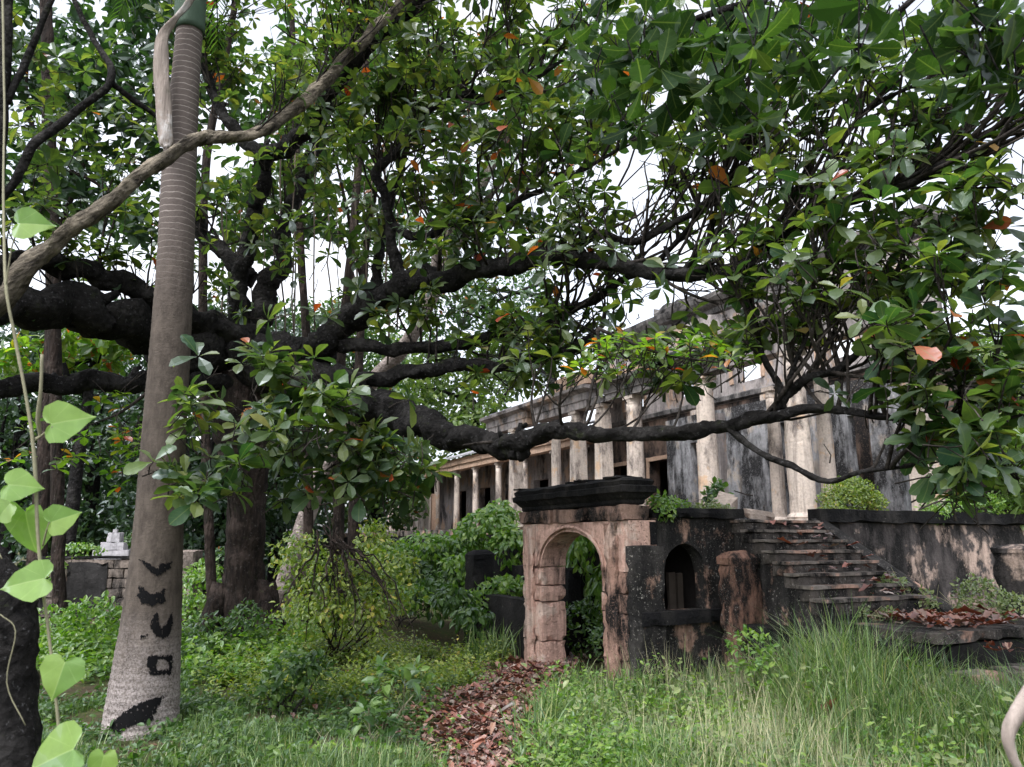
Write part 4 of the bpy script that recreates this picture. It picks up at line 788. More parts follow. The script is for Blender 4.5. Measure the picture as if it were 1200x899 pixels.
# painted signs: a thin skin of paint following the trunk surface
def trunk_at(z):
    i = np.interp(z, PP[:, 2], np.arange(len(PP))); j = int(min(i, len(PP)-2)); f = i-j; return PP[j]*(1-f)+PP[j+1]*f, PR[j]*(1-f)+PR[j+1]*f
def inside(x, y, poly):
    c = False; j = len(poly)-1
    for i in range(len(poly)):
        if (poly[i][1] > y) != (poly[j][1] > y) and x < (poly[j][0]-poly[i][0])*(y-poly[i][1])/(poly[j][1]-poly[i][1])+poly[i][0]: c = not c
        j = i
    return c
def paint(polys, hole=None):
    st = .7; xs_ = [p[0] for q in polys for p in q]; ys_ = [p[1] for q in polys for p in q]; V, Q, idx = [], [], {}
    def vid(x, y):
        if (x, y) not in idx:
            p = at(x*st, y*st, 8.2); d = p-np.array([0, 0, CAM_H]); d /= np.linalg.norm(d); c = trunk_at(p[2])[0]; r = float(np.interp(p[2], PP[:, 2], PRS))+.010; o = np.array([0, 0, CAM_H])-c; dh, oh = d[:2], o[:2]
            a = dh@dh; b = 2*(oh@dh); k = oh@oh-r*r; t = (-b-math.sqrt(max(0, b*b-4*a*k)))/(2*a); idx[(x, y)] = len(V); V.append(np.array([0, 0, CAM_H])+d*t-PB)
        return idx[(x, y)]
    for x in range(int(min(xs_)/st)-2, int(max(xs_)/st)+3):
        for y in range(int(min(ys_)/st)-2, int(max(ys_)/st)+3):
            px, py = (x+.5)*st, (y+.5)*st; wx = px+2.0*mnoise.noise(Vector((px*.22, py*.22, 1)))+1.2*mnoise.noise(Vector((px*.9, py*.9, 3))); wy = py+1.6*mnoise.noise(Vector((px*.25, py*.25, 9)))+2.2*mnoise.noise(Vector((px*1.1, py*.25, 5)))
            if any(inside(wx, wy, q) for q in polys) and not (hole and inside(wx, wy, hole)) and mnoise.noise(Vector((px*.45, py*.3, 7))) > -.5: Q.append((vid(x, y), vid(x, y+1), vid(x+1, y+1), vid(x+1, y)))
    m = MB(); m.add(V, [Q]); obj('painted_mark', m.mesh('painted_mark'), M['paint'], pal)
paint([[(162, 655), (167, 657), (176, 662), (184, 666), (188, 661), (195, 660), (203, 658), (199, 666), (192, 670), (185, 675), (178, 672), (171, 664)]])
paint([[(162, 688), (167, 687), (171, 693), (178, 696), (186, 695), (195, 688), (192, 697), (195, 703), (190, 708), (184, 707), (178, 710), (170, 707), (166, 708), (164, 702), (159, 699), (164, 696)]])
paint([[(177, 727), (182, 719), (185, 718), (186, 729), (189, 737), (195, 732), (202, 718), (203, 726), (201, 738), (197, 746), (190, 749), (182, 743), (177, 738)], [(164, 746), (174, 743), (174, 745), (165, 748)]])
paint([[(171, 771), (178, 768), (190, 769), (201, 767), (203, 776), (201, 787), (199, 793), (195, 790), (186, 791), (177, 791), (173, 783)]], [(184, 773), (197, 773), (198, 784), (184, 786)])
paint([[(128, 855), (130, 848), (140, 839), (152, 830), (165, 823), (180, 818), (193, 816), (186, 827), (180, 840), (176, 848), (160, 848), (148, 853), (138, 861)]])
# ------------------------------------------------------------------ shrubs and vine mounds
def shrub(name, label, cat, base, lumps, n, size, mat, tmpl=OVAL, stems=5, stem_mat='twig', hang_=0.0, group=None, shell=.55):
    """lumps: (centre, radii) ellipsoids in world space; leaves sit in an outer shell of each and tilt outwards."""
    base = np.asarray(base, float); e = empty(name, base, label, cat, group); sm = MB()
    D, Nn, T, Ss = [], [], [], []; vol = np.array([np.prod(r)**.667 for _, r in lumps]); pick = rng.choice(len(lumps), n, p=vol/vol.sum())
    for k in pick:
        c, r = lumps[k]; d = rdir(); d[2] = abs(d[2])*(1 if random.random() < .78 else -1); q = random.random()**.5; q = shell+(1-shell)*q
        p = np.asarray(c)+d*np.asarray(r)*q*(1+.25*mnoise.noise(Vector(d*2.5+np.asarray(c))))
        if p[2] < ground_h(p[0], p[1])+.02 and base[2] < 1: continue
        nn = d+np.array([0, -.25, .6])+rdir()*.55; t = rdir()+d*.5+np.array([0, 0, -hang_*1.6]); D.append(t); Nn.append(nn); T.append(p); Ss.append(size*random.uniform(.6, 1.25))
    m = MB(); batch(m, tmpl, frames(np.array(D), np.array(Nn)), np.array(T)-base, np.array(Ss)); o = obj('foliage', m.mesh('foliage'), M[mat], e); o['kind'] = 'stuff'
    for i in range(stems):
        c, r = random.choice(lumps); tip = np.asarray(c)+rdir()*np.asarray(r)*.7; b = base+np.array([random.uniform(-.15, .15), random.uniform(-.1, .1), 0]); mid = (b+tip)/2+rdir()*.12*np.linalg.norm(tip-b)
        P = catmull([b, mid, tip], 5)-base; tube(sm, P, np.linspace(.016, .005, len(P)), 5)
        for _ in range(3): i_ = random.randint(3, len(P)-2); tube(sm, [P[i_], P[i_]+rdir()*.12, P[i_]+rdir()*.25+np.array([0, 0, .05])], [.005, .004, .002], 4, cap=False)
    if stems: obj('stems', sm.mesh('stems', True), M[stem_mat], e)
    return e
def lump(px, py, Y, rx, rz, ry): return (at(px, py, Y), (rad(rx, Y), ry, rad(rz, Y)))
def gpt(px, Y): x = (px-600)/F*Y; return (x, Y, float(ground_h(x, Y)))
shrub('shrub', 'bright green leafy shrub left of the palm before the block wall', 'shrub', gpt(100, 12), [lump(70, 745, 12, 35, 32, .4), lump(110, 735, 12.2, 38, 32, .4), lump(90, 775, 11.6, 50, 28, .4), lump(140, 760, 12.4, 25, 40, .3)], 1500, .10, 'shrub_bright', OVAL, 6)
shrub('shrub', 'bright green growth between the palm and the almond trunk', 'shrub', gpt(235, 16), [lump(235, 690, 16, 26, 22, .5), lump(222, 725, 15.5, 22, 30, .5), lump(245, 740, 15, 22, 22, .4), lump(240, 670, 17, 18, 12, .4)], 1300, .10, 'shrub_bright', OVAL, 4)
shrub('shrub', 'dark leafy sprouts around the foot of the almond trunk', 'shrub', gpt(262, 12.4), [lump(250, 745, 12.4, 38, 22, .3), lump(290, 735, 12.3, 22, 26, .25), lump(235, 770, 12, 25, 14, .25)], 800, .09, 'shrub_dark', OVAL, 6)
shrub('vine_mound', 'light green creeper climbing over the dark mound left of the gateway', 'vine', gpt(480, 15.6), [lump(500, 640, 16.2, 32, 16, .5), lump(455, 655, 15.8, 26, 22, .5), lump(540, 665, 15.2, 22, 16, .4), lump(470, 700, 14.6, 34, 16, .4)], 1100, .13, 'shrub_bright', OVAL, 4, hang_=.6)
# drooping shrub with bare stems
big = shrub('drooping_shrub', 'big yellow green shrub with bare drooping stems right of the almond trunk', 'shrub', gpt(400, 11.8), [lump(350, 660, 11.8, 32, 38, .5), lump(400, 690, 11.5, 55, 45, .6), lump(455, 680, 11.8, 40, 40, .5), lump(370, 720, 11.2, 50, 28, .5), lump(440, 640, 12.4, 25, 30, .4), lump(430, 720, 11.3, 45, 28, .4)], 3600, .085, 'shrub_yellow', OVAL, 12, 'bark_trunk', .45, shell=.25)
sm = MB(); bo = np.array(big.location)
for i in range(15):
    a = at(random.uniform(370, 400), random.uniform(610, 640), 11.2+random.uniform(-.2, .3)); dx = random.uniform(-70, 110); b = at(385+dx*.6, 660+random.uniform(-20, 30), 10.9+random.uniform(-.3, .3)); c = at(385+dx, random.uniform(690, 755), 10.7+random.uniform(-.4, .4)); P = catmull([a, b, c], 6)+rng.normal(0, .02, (13, 3)); tube(sm, P-bo, np.linspace(.018, .006, 13), 5)
    for _ in range(5): k = random.randint(3, 11); tube(sm, [P[k]-bo, P[k]-bo+rdir()*.1+np.array([0, 0, -.08]), P[k]-bo+rdir()*.15+np.array([0, 0, -.25])], [.006, .004, .002], 4, cap=False)
obj('drooping_stems', sm.mesh('drooping_stems', True), M['bark_trunk'], big)
shrub('vine_mound', 'dark vine mound heaped against the terrace side wall', 'vine', gpt(470, 17), [lump(515, 655, 17, 30, 26, .7), lump(480, 685, 16.5, 38, 30, .7), lump(540, 690, 15.5, 36, 30, .5), lump(505, 700, 15, 30, 24, .4)], 1800, .15, 'shrub_dark', OVAL, 4, hang_=.7)
shrub('vine_mound', 'bright green creeper mound rising behind the mossy pillar', 'vine', W(1.4, 7.5, 1.0), [lump(572, 622, 16.3, 34, 26, .5), lump(545, 640, 16.8, 22, 20, .5), lump(598, 640, 15.8, 18, 24, .4), lump(520, 648, 17, 26, 16, .5), lump(585, 605, 16.8, 20, 18, .5)], 2000, .15, 'shrub_bright', OVAL, 4, hang_=.6)
shrub('vine_mound', 'low creeper covering the ground behind the black low wall', 'vine', gpt(590, 14.5), [lump(590, 690, 14.6, 30, 12, .5), lump(560, 705, 14.3, 20, 10, .4)], 600, .13, 'shrub_bright', OVAL, 2)
shrub('vine_curtain', 'leafy creeper hanging down behind the gateway opening', 'vine', W(1.75, 3.6, 1.3), [(W(1.62, 2.7, 1.55), (.22, .5, .55)), (W(1.55, 3.7, 1.75), (.25, .6, .55)), (W(1.65, 3.3, 1.0), (.22, .7, .45)), (W(1.7, 4.6, 1.9), (.3, .6, .5)), (W(1.75, 2.2, 1.9), (.25, .4, .35)), (W(1.7, 4, 2.3), (.4, .9, .35)), (W(1.5, 1.9, 1.2), (.16, .2, .5))], 1900, .15, 'shrub_bright', OVAL, 4, hang_=1.2)
shrub('shrub', 'dark undergrowth filling the bottom of the gateway opening', 'shrub', W(1.1, 2.6, 0), [(W(1.0, 1.9, .35), (.4, .5, .35)), (W(1.2, 3.0, .5), (.5, .6, .45)), (W(.8, 1.1, .2), (.3, .3, .22))], 1300, .08, 'shrub_dark', OVAL, 5)
shrub('vine_mound', 'dark creeper spilling over the low wall beside the mossy pillar', 'vine', gpt(535, 13.6), [lump(530, 705, 13.8, 25, 20, .3), lump(555, 725, 13.2, 22, 16, .25)], 420, .14, 'shrub_dark', OVAL, 2, hang_=.8)
shrub('bush', 'round dense yellow green bush growing on the terrace edge', 'bush', W(4.75, .55, TZ), [(W(4.45, .5, TZ+.30), (.34, .3, .32)), (W(4.95, .6, TZ+.36), (.40, .3, .36)), (W(5.3, .6, TZ+.26), (.26, .25, .26)), (W(4.15, .4, TZ+.15), (.22, .2, .16)), (W(4.75, .55, TZ+.5), (.3, .25, .25))], 3800, .05, 'shrub_yellow', OVAL, 10)
shrub('creeper', 'small leaved creeper on the coping at the right of the terrace', 'vine', W(6.6, .2, TZ), [(W(6.4, .1, TZ+.22), (.4, .25, .16)), (W(7.2, .2, TZ+.3), (.6, .3, .26)), (W(6.0, .0, TZ+.12), (.3, .2, .14)), (W(8.2, .3, TZ+.3), (.6, .3, .25))], 2000, .07, 'shrub_bright', OVAL, 5, hang_=.4)
shrub('fern', 'light green fern growing on the ledge beside the gateway cornice', 'fern', W(.75, .3, TZ+.13), [(W(.62, .1, TZ+.2), (.2, .15, .12)), (W(.95, .25, TZ+.18), (.2, .15, .09)), (W(.55, -.05, TZ+.08), (.13, .1, .12))], 420, .07, 'shrub_bright', OVAL, 4, hang_=.4)
shrub('fern', 'low green tufts along the top of the window wall', 'fern', W(1.5, .4, TZ+.13), [(W(1.35, .2, TZ+.16), (.3, .15, .05)), (W(1.85, .5, TZ+.15), (.3, .2, .08)), (W(1.65, .3, TZ+.2), (.06, .06, .14))], 420, .05, 'shrub_grey', OVAL, 2)
shrub('shrub', 'dark leafy plant behind the tilted stone slab', 'plant', W(3.2, 2.0, TZ), [(W(3.25, 2, TZ+.35), (.2, .2, .35)), (W(3.15, 1.9, TZ+.15), (.2, .2, .15))], 300, .13, 'shrub_dark', OVAL, 3)
shrub('weed', 'light green weed clump growing at the right end of the landing', 'weed', np.array(W(3.5, -1.9, 1.0)), [(W(3.55, -2.2, 1.15), (.32, .3, .35)), (W(3.75, -2.5, 1.0), (.3, .3, .3)), (W(3.3, -1.6, 1.15), (.16, .2, .18))], 1300, .055, 'shrub_grey', OVAL, 12, 'seed')
shrub('weed', 'pale weed rooted in the corner of the lower steps', 'weed', np.array(W(3.0, -1.5, 1.1)), [(W(2.95, -1.45, 1.30), (.22, .2, .2)), (W(3.05, -1.8, 1.12), (.15, .2, .12))], 480, .055, 'shrub_grey', OVAL, 8, 'seed')
shrub('weed', 'small weed tuft growing on the edge of the landing', 'weed', np.array(W(1.95, -1.75, 1.0)), [(W(1.95, -1.75, 1.08), (.12, .2, .12)), (W(2.2, -1.95, 1.05), (.1, .12, .09))], 200, .05, 'shrub_grey', OVAL, 4, 'seed')
shrub('plant', 'dark glossy leaved plant in the shade left of the path', 'plant', gpt(345, 9.2), [lump(340, 800, 9.2, 32, 28, .25), lump(365, 785, 9.3, 18, 18, .2), lump(318, 812, 9, 18, 16, .2)], 420, .10, 'shrub_dark', OVAL, 6)
shrub('plant', 'tall broad leaved weed at the left edge of the leaf path', 'plant', gpt(455, 7.9), [lump(455, 815, 7.9, 26, 40, .2), lump(480, 800, 7.8, 16, 24, .15), lump(435, 850, 7.6, 22, 26, .2)], 120, .13, 'shrub_dark', OVAL, 5, 'vine_stem')
shrub('plant', 'bright young plant at the bottom left edge of the path', 'plant', gpt(400, 7.3), [lump(400, 885, 7.3, 60, 10, .2), lump(330, 890, 7.3, 26, 9, .15)], 150, .10, 'shrub_bright', OVAL, 5, 'vine_stem')
shrub('plant', 'bright weed standing in front of the red pillar', 'plant', gpt(880, 8.6), [lump(880, 765, 8.5, 28, 26, .2), lump(900, 790, 8.3, 22, 20, .2)], 260, .075, 'shrub_bright', OVAL, 5, 'vine_stem')
shrub('vine_mound', 'bright creeper draped over the block wall top', 'vine', at(95, 650, 17.2), [lump(92, 645, 17.1, 30, 9, .2), lump(64, 665, 16.8, 10, 16, .12)], 420, .09, 'shrub_bright', OVAL, 2, hang_=.6)
shrub('shrub', 'green shrub behind the stepped gravestone', 'shrub', gpt(160, 20), [lump(155, 640, 20, 14, 14, .3), lump(262, 655, 19.5, 16, 14, .4)], 300, .12, 'bg_mid', OVAL, 2)

# ------------------------------------------------------------------ weeds and grass
def blades(name, n, reg, hr, wr, mat, label, bend=.5, dens=None):
    x = rng.uniform(reg[0], reg[1], n); y = rng.uniform(reg[2], reg[3], n)
    if dens is not None: k = rng.random(n) < dens(x, y); x, y = x[k], y[k]
    n = len(x); z = ground_h(x, y)-.01; h = rng.uniform(*hr, n)*(0.75+.5*rng.random(n)); h *= .75+.4*np.sin(x*2.1+1)*np.sin(y*1.7); az = rng.uniform(0, 6.283, n); b = rng.uniform(.05, bend, n)*h; wd = rng.uniform(*wr, n)
    dx, dy = np.cos(az), np.sin(az); fa = az+math.pi/2+rng.normal(0, .5, n); wx, wy = np.cos(fa)*wd, np.sin(fa)*wd
    V = []
    for t, wt in ((0, .8), (.4, 1), (.75, .7)):
        c = np.stack([x+dx*b*t*t, y+dy*b*t*t, z+h*(t-.25*t*t*b/h*1.2)], -1); o = np.stack([wx*wt, wy*wt, 0*wx], -1); V += [c-o, c+o]
    V.append(np.stack([x+dx*b, y+dy*b, z+h*(1-.25*b/h*1.2)], -1)); V = np.stack(V, 1); k = (np.arange(n)*7)[:, None]
    m = MB(); m.add(V.reshape(-1, 3), [np.concatenate([k+np.array([[0, 1, 3, 2]]), k+np.array([[2, 3, 5, 4]])]), k+np.array([[4, 5, 6]])]); return tag(m.build(name, M[mat]), label, None, None, 'stuff')
def path_c(y): return np.interp(y, [6, 7.1, 8, 9.5, 11, 12.4, 13], [-.27, -.20, -.26, -.23, .1, .45, .7])
def path_w(y): return np.interp(y, [6, 7.1, 8, 9, 10, 11, 12.4], [.36, .38, .56, .8, .8, .6, .5])
def right_d(x, y):
    u = (x-C0[0])*EU[0]+(y-C0[1])*EU[1]; v = (x-C0[0])*EV[0]+(y-C0[1])*EV[1]
    e = x-path_c(y)-path_w(y)*.8; d = sstep(-.28, .22, e)
    d = d*np.where((u > -.05) & (v > -.12) & (u > 0), 0, 1)*np.where((u > 1.45) & (u < 3.95) & (v > -3.45), 0, 1); d = d*np.where((u < .3) & (v > 2.2), .15, 1)
    return d*np.where((u > 1.15) & (u < 1.7) & (v > -.62) & (v < -.22), 0, 1)
blades('grass', 9000, (2.2, 7.0, 6.6, 8.7), (.6, 1.0), (.003, .0065), 'grass', 'tallest grass leaning before the landing of the steps', 1.0, lambda x, y: right_d(x, y)*sstep(2.3, 3.2, x))
clump = lambda x, y: np.clip(.55+.55*np.sin(x*4.3+np.sin(y*3))*np.sin(y*3.7+np.sin(x*2.2)), .12, 1)
blades('grass', 62000, (-.3, 7.5, 5.6, 10.8), (.14, .52), (.003, .0085), 'grass', 'tall fresh green grass right of the path', 1.15, lambda x, y: right_d(x, y)*clump(x, y))
blades('grass', 15000, (1.6, 7.5, 6.0, 10.6), (.45, .85), (.003, .007), 'grass', 'wild overgrown grass rising before the steps at the right', .9, lambda x, y: right_d(x, y)*sstep(1.8, 3.6, x))
blades('grass', 9000, (-.3, 6.5, 5.6, 9.8), (.45, .8), (.0013, .0024), 'seed', 'thin pale seed stalks rising out of the tall grass', .5, lambda x, y: right_d(x, y)*sstep(.6, 2.5, x))
def left_d(x, y): e = path_c(y)-path_w(y)-x; return sstep(-.3, .4, e)*np.clip(.25+.9*(np.sin(x*3.1)*np.sin(y*2.3)+.4), .05, 1)*(1-sstep(9.5, 11.5, y)*.6)
blades('grass', 52000, (-5.6, -.3, 6.2, 11.8), (.08, .22), (.002, .0045), 'grass_dark', 'short shaded grass on the left under the tree', .8, left_d)
blades('grass', 16000, (-4.6, -.55, 5.9, 7.9), (.12, .34), (.002, .0045), 'grass', 'thin bright grass along the lower left foreground', .8, lambda x, y: left_d(x, y)*(1-sstep(7.0, 7.9, y)))
def fuzz(name, n, reg, hmin, hmax, size, mat, label, dens, tmpl=OVAL, per=7):
    """Small leafy weeds: each a short stem carrying several leaves."""
    x = rng.uniform(reg[0], reg[1], n); y = rng.uniform(reg[2], reg[3], n); k = rng.random(n) < dens(x, y); x, y = x[k], y[k]; n = len(x); h = rng.uniform(hmin, hmax, n)*(.6+.8*np.abs(np.sin(x*2.7)*np.sin(y*3.1)))
    gz = ground_h(x, y); f = rng.random((n, per))*.85+.15; sp = .22*h[:, None]+.02
    T = np.stack([x[:, None]+rng.normal(0, 1, (n, per))*sp*f, y[:, None]+rng.normal(0, 1, (n, per))*sp*f, gz[:, None]+h[:, None]*f], -1).reshape(-1, 3); N_ = len(T)
    D = rng.normal(0, 1, (N_, 3)); D[:, 2] *= .45; Nn = rng.normal(0, .45, (N_, 3))+np.array([0, -.15, 1.]); m = MB(); batch(m, tmpl, frames(D, Nn), T, size*rng.uniform(.6, 1.3, N_)); return tag(m.build(name, M[mat]), label, None, None, 'stuff')
fuzz('weeds', 5200, (-3.9, .35, 9.2, 13.2), .12, .40, .055, 'shrub_yellow', 'fine yellow green weeds growing before the gateway', lambda x, y: sstep(-.1, .3, path_c(y)-path_w(y)*.9-x)*sstep(9.0, 10.4, y)*np.clip(.5+.6*np.sin(x*2.2+.5)*np.sin(y*2.7), .12, 1), OVAL, 9)
fuzz('weeds', 1500, (.2, 6.5, 5.8, 9.6), .15, .5, .085, 'shrub_grey', 'pale broad leaved weeds scattered through the tall grass', lambda x, y: right_d(x, y)*np.clip(.2+.9*np.sin(x*2.9+2)*np.sin(y*2.1), .04, 1), OVAL, 8)
fuzz('weeds', 2600, (-5.8, -.7, 6.4, 11.5), .05, .26, .07, 'shrub_dark', 'dark leafy weeds in the shade left of the path', lambda x, y: left_d(x, y)*.9, OVAL, 8)
fuzz('weeds', 5200, (-.1, 7, 5.8, 9.8), .10, .5, .055, 'shrub_bright', 'leafy weeds mixed into the tall grass', lambda x, y: right_d(x, y)*np.clip(.45+.9*np.sin(x*1.9)*np.sin(y*2.9), .15, 1), OVAL, 8)
fuzz('weeds', 1500, (-7.5, -3.0, 10.5, 14.5), .1, .45, .10, 'shrub_bright', 'bright leafy ground plants before the block wall', lambda x, y: np.full(len(x), .8), OVAL, 8)
fuzz('weeds', 420, (-1.1, .6, 6.6, 11.5), .04, .2, .06, 'shrub_bright', 'small weeds creeping over the leaf path', lambda x, y: np.where(np.abs(x-path_c(y)) < path_w(y), .12+.88*(np.abs(x-path_c(y))/path_w(y))**3, 0), OVAL, 7)
blades('grass', 600, (-.75, .2, 12.2, 13.2), (.5, .75), (.006, .01), 'grass', 'clump of broad grass beside the low black wall', .6, lambda x, y: np.exp(-((x+.35)**2/.08+(y-12.7)**2/.1)))

# ------------------------------------------------------------------ fallen leaves
me_r = leaf_mesh('fallen_leaf', CURLED, M['dry_leaf_red'])
me_f = [leaf_mesh('fallen_leaf', CURLED, M['dry_leaf']), leaf_mesh('fallen_leaf', leaf_template([0, .1, .28, .48, .66, .82, .94, 1], [.012, .03, .11, .2, .245, .225, .14, .02], .15, -.5, .5), M['dry_leaf']), leaf_mesh('fallen_leaf', leaf_template([0, .1, .28, .48, .66, .82, .94, 1], [.012, .03, .10, .16, .17, .15, .1, .02], -.3, 1.1, .3), M['dry_leaf'])]
fl = []
for _ in range(5200):
    y = random.uniform(6.2, 13.4); x = float(path_c(y))+max(-1.1, min(1.0, random.gauss(0, .5)))*float(path_w(y)); 
    if random.random() < .12: x -= random.uniform(.2, 2.6)*(1 if 8.6 < y < 11 else .3)
    fl.append((x, y, float(ground_h(x, y))+random.uniform(.0, .03), 0))
uv = [(random.gauss(2.55, .42), random.uniform(-3.0, -1.9), 1.0) for _ in range(230)]+[(random.uniform(U0+.25, U1-.03), -.02-TRD*(k+.5)+random.uniform(-.08, .08), TZ-rise*k-.005) for k in range(1, NS) for _ in range(6+3*(k > 3))]+[(random.uniform(2.0, 2.8), random.uniform(-3.4, -3.1), .8) for _ in range(20)]
for u, v, z in uv:
    if u < 1.72 or u > 3.8: continue
    p = W(u, v, z); fl.append((p[0], p[1], z+random.uniform(.005, .03), 1))
fl = [f for f in fl if 0 < proj(np.array(f[:3]))[0] < 1200]
P = np.array([f[:3] for f in fl]); st_ = np.array([f[3] for f in fl]); N_ = len(fl)
D = rng.normal(0, 1, (N_, 3)); D[:, 2] *= np.where(st_ == 1, .06, .07); Nn = rng.normal(0, 1, (N_, 3))*np.where(st_ == 1, .14, .17)[:, None]+np.array([0, 0, 1.]); Rf = frames(D, Nn); Sf = rng.uniform(.06, .14, N_)*np.where(rng.random(N_) < .12, 1.4, 1)*np.where(st_ == 1, 1.25, 1)*np.where(st_ == 1, 1.15, 1)
P[:, 2] += .03*Sf/.2
clear = (st_ == 1) | ((P[:, 0]-path_c(P[:, 1]) < path_w(P[:, 1])*.62) & (P[:, 0]-path_c(P[:, 1]) > -path_w(P[:, 1])*.9)); rank = Sf/np.linalg.norm(P-np.array([0, 0, CAM_H]), axis=1)*np.where(clear, 1, .1)*(1+4*P[:, 2]*(st_ == 0)/.1*.1)
gi = np.where(st_ == 0)[0]; si = np.where(st_ == 1)[0]; gi = gi[np.argsort(-rank[gi])]; si = si[np.argsort(-rank[si])]; chosen = list(gi[:210])+list(si[:90]); rest = np.ones(N_, bool); rest[chosen] = False
for i in chosen:
    o = bpy.data.objects.new('fallen_leaf', me_f[i % 3] if st_[i] == 0 else me_r); COL.objects.link(o); m4 = Matrix.Identity(4); mm = Rf[i]*Sf[i]; lift = .018 if st_[i] == 0 else .004
    for a in range(3):
        for b in range(3): m4[a][b] = mm[a, b]
        m4[a][3] = P[i][a]+(lift if a == 2 else 0)
    o.matrix_basis = m4
    tag(o, 'dry curled reddish brown leaf lying on the garden path' if st_[i] == 0 else 'dry reddish leaf lying on the old stone steps', 'leaf', 'fallen leaves on the path' if st_[i] == 0 else 'fallen leaves on the steps')
m = MB()
for k, tm_ in enumerate((CURLED, ALMOND_LO)): q = rest & (np.arange(N_) % 2 == k); batch(m, tm_, Rf[q], P[q], Sf[q])
tag(m.build('leaf_litter', M['dry_leaf']), 'dry reddish leaf litter covering the path', None, None, 'stuff')
o = obj('fallen_leaf', me_f[0], None); o.location = at(980, 818, 7.3); o.scale = (.20,)*3; o.rotation_euler = (1.0, .9, 2.4); tag(o, 'single curled brown leaf caught in the tall grass', 'leaf')

# ------------------------------------------------------------------ background trees
LOWROS = leaf_template([0, .55, 1], [.02, .24, .03], .25, .25)
def bgtree(label, base, trunk_r, trunk_pts, lumps, n, size, mat, name='tree', limbs=6, bk='bark_dark', tm_=OVAL, clump=6, spread=.32, shell=.2):
    base = np.asarray(base, float); e = empty(name, base, label, 'tree'); P = catmull(trunk_pts, 6); m = MB(); tube(m, P-base, np.linspace(trunk_r, trunk_r*.45, len(P)), 10, .12); obj('trunk', m.mesh('trunk', True), M[bk], e)
    m = MB(); 
    for i in range(limbs):
        c, r = lumps[i % len(lumps)]; b = P[random.randint(len(P)//2, len(P)-1)]; tip = np.asarray(c)+rdir()*np.asarray(r)*.5; mid = (b+tip)/2+rdir()*.3; Pl = catmull([b, mid, tip], 6); tube(m, Pl-base, np.linspace(trunk_r*.4, trunk_r*.07, len(Pl)), 7, .1)
        for _ in range(5): j = random.randint(4, len(Pl)-1); q = Pl[j]+rdir()*.8+np.array([0, 0, .3]); tube(m, [Pl[j]-base, (Pl[j]+q)/2-base+rdir()*.12, q-base], [trunk_r*.08, trunk_r*.06, trunk_r*.03], 5)
    if limbs: obj('limbs', m.mesh('limbs', True), M[bk], e)
    vol = np.array([np.prod(r)**.667 for _, r in lumps]); T, D, Nn = [], [], []
    for k in rng.choice(len(lumps), n//clump, p=vol/vol.sum()):
        c, r = lumps[k]; d = rdir(); q = shell+(1-shell)*random.random()**.45; p = np.asarray(c)+d*np.asarray(r)*q*(1+.3*mnoise.noise(Vector(d*2+np.asarray(c)*.7))); ax = rdir()*.5+d*.5+np.array([0, 0, .4])
        for _ in range(clump): t = rdir()+ax*.4; T.append(p+rdir()*spread*random.random()); D.append(t); Nn.append(ax+rdir()*.6)
    T = np.array(T); m = MB(); batch(m, tm_, frames(np.array(D), np.array(Nn)), T-base, size*rng.uniform(.6, 1.2, len(T))); o = obj('crown', m.mesh('crown'), M[mat], e); return e
def lump2(px, py, Y, rx, ry_, dY): return (at(px, py, Y), (rad(rx, Y), dY, rad(ry_, Y)))
def gb(px, Y): return np.array([(px-600)/F*Y, Y, -.1])
bgtree('leafy tree high behind the palm on the left', gb(60, 19), .22, [gb(60, 19), at(62, 400, 19), at(55, 200, 19), at(56, -40, 19)], [lump2(40, 60, 19, 110, 80, 2), lump2(150, 120, 18.5, 90, 80, 2), lump2(60, 220, 19, 80, 50, 1.6), lump2(190, 20, 19, 90, 60, 2), lump2(170, 250, 18.6, 55, 45, 1.3)], 4200, .40, 'bg_dark', bk='bark_trunk', tm_=ALMOND_LO)
bgtree('slender tree with thin stems behind the almond trunk', gb(420, 21), .16, [gb(420, 21), at(418, 500, 21), at(428, 300, 21), at(452, 60, 21)], [lump2(340, 110, 20, 100, 90, 2), lump2(450, 90, 21, 90, 90, 2), lump2(400, 230, 21, 90, 60, 2), lump2(300, 250, 20, 60, 70, 2)], 3600, .37, 'bg_mid', bk='bark_trunk', tm_=ALMOND_LO)
bgtree('pale leaning trunk with sparse foliage behind the spreading limbs', gb(330, 20), .24, [gb(330, 20), at(400, 500, 19.4), at(478, 400, 18.7), at(524, 310, 18.2), at(556, 235, 18), at(612, 125, 17.6)], [lump2(560, 110, 18, 120, 80, 2), lump2(680, 120, 18, 90, 80, 2), lump2(560, 240, 18, 80, 50, 1.5)], 2400, .35, 'bg_mid', tm_=ALMOND_LO, name='leaning_tree', bk='bark_grey', limbs=5)
bgtree('light green tree standing behind the veranda wing', gb(560, 48), .4, [gb(560, 48), at(560, 560, 48), at(555, 470, 48)], [lump2(540, 450, 48, 70, 50, 4), lump2(610, 420, 50, 60, 50, 4), lump2(470, 440, 46, 70, 55, 4), lump2(480, 510, 45, 60, 50, 3), lump2(560, 510, 46, 40, 35, 3)], 9000, .40, 'bg_light', spread=.8)
bgtree('mid green tree left of the ruined veranda', gb(440, 36), .4, [gb(440, 36), at(440, 560, 36), at(430, 440, 36)], [lump2(410, 480, 36, 60, 60, 3), lump2(450, 560, 35, 45, 60, 3), lump2(400, 400, 36, 80, 50, 3), lump2(380, 590, 34, 50, 40, 2.5), lump2(470, 590, 36, 22, 40, 2)], 8000, .32, 'bg_mid', spread=.6)
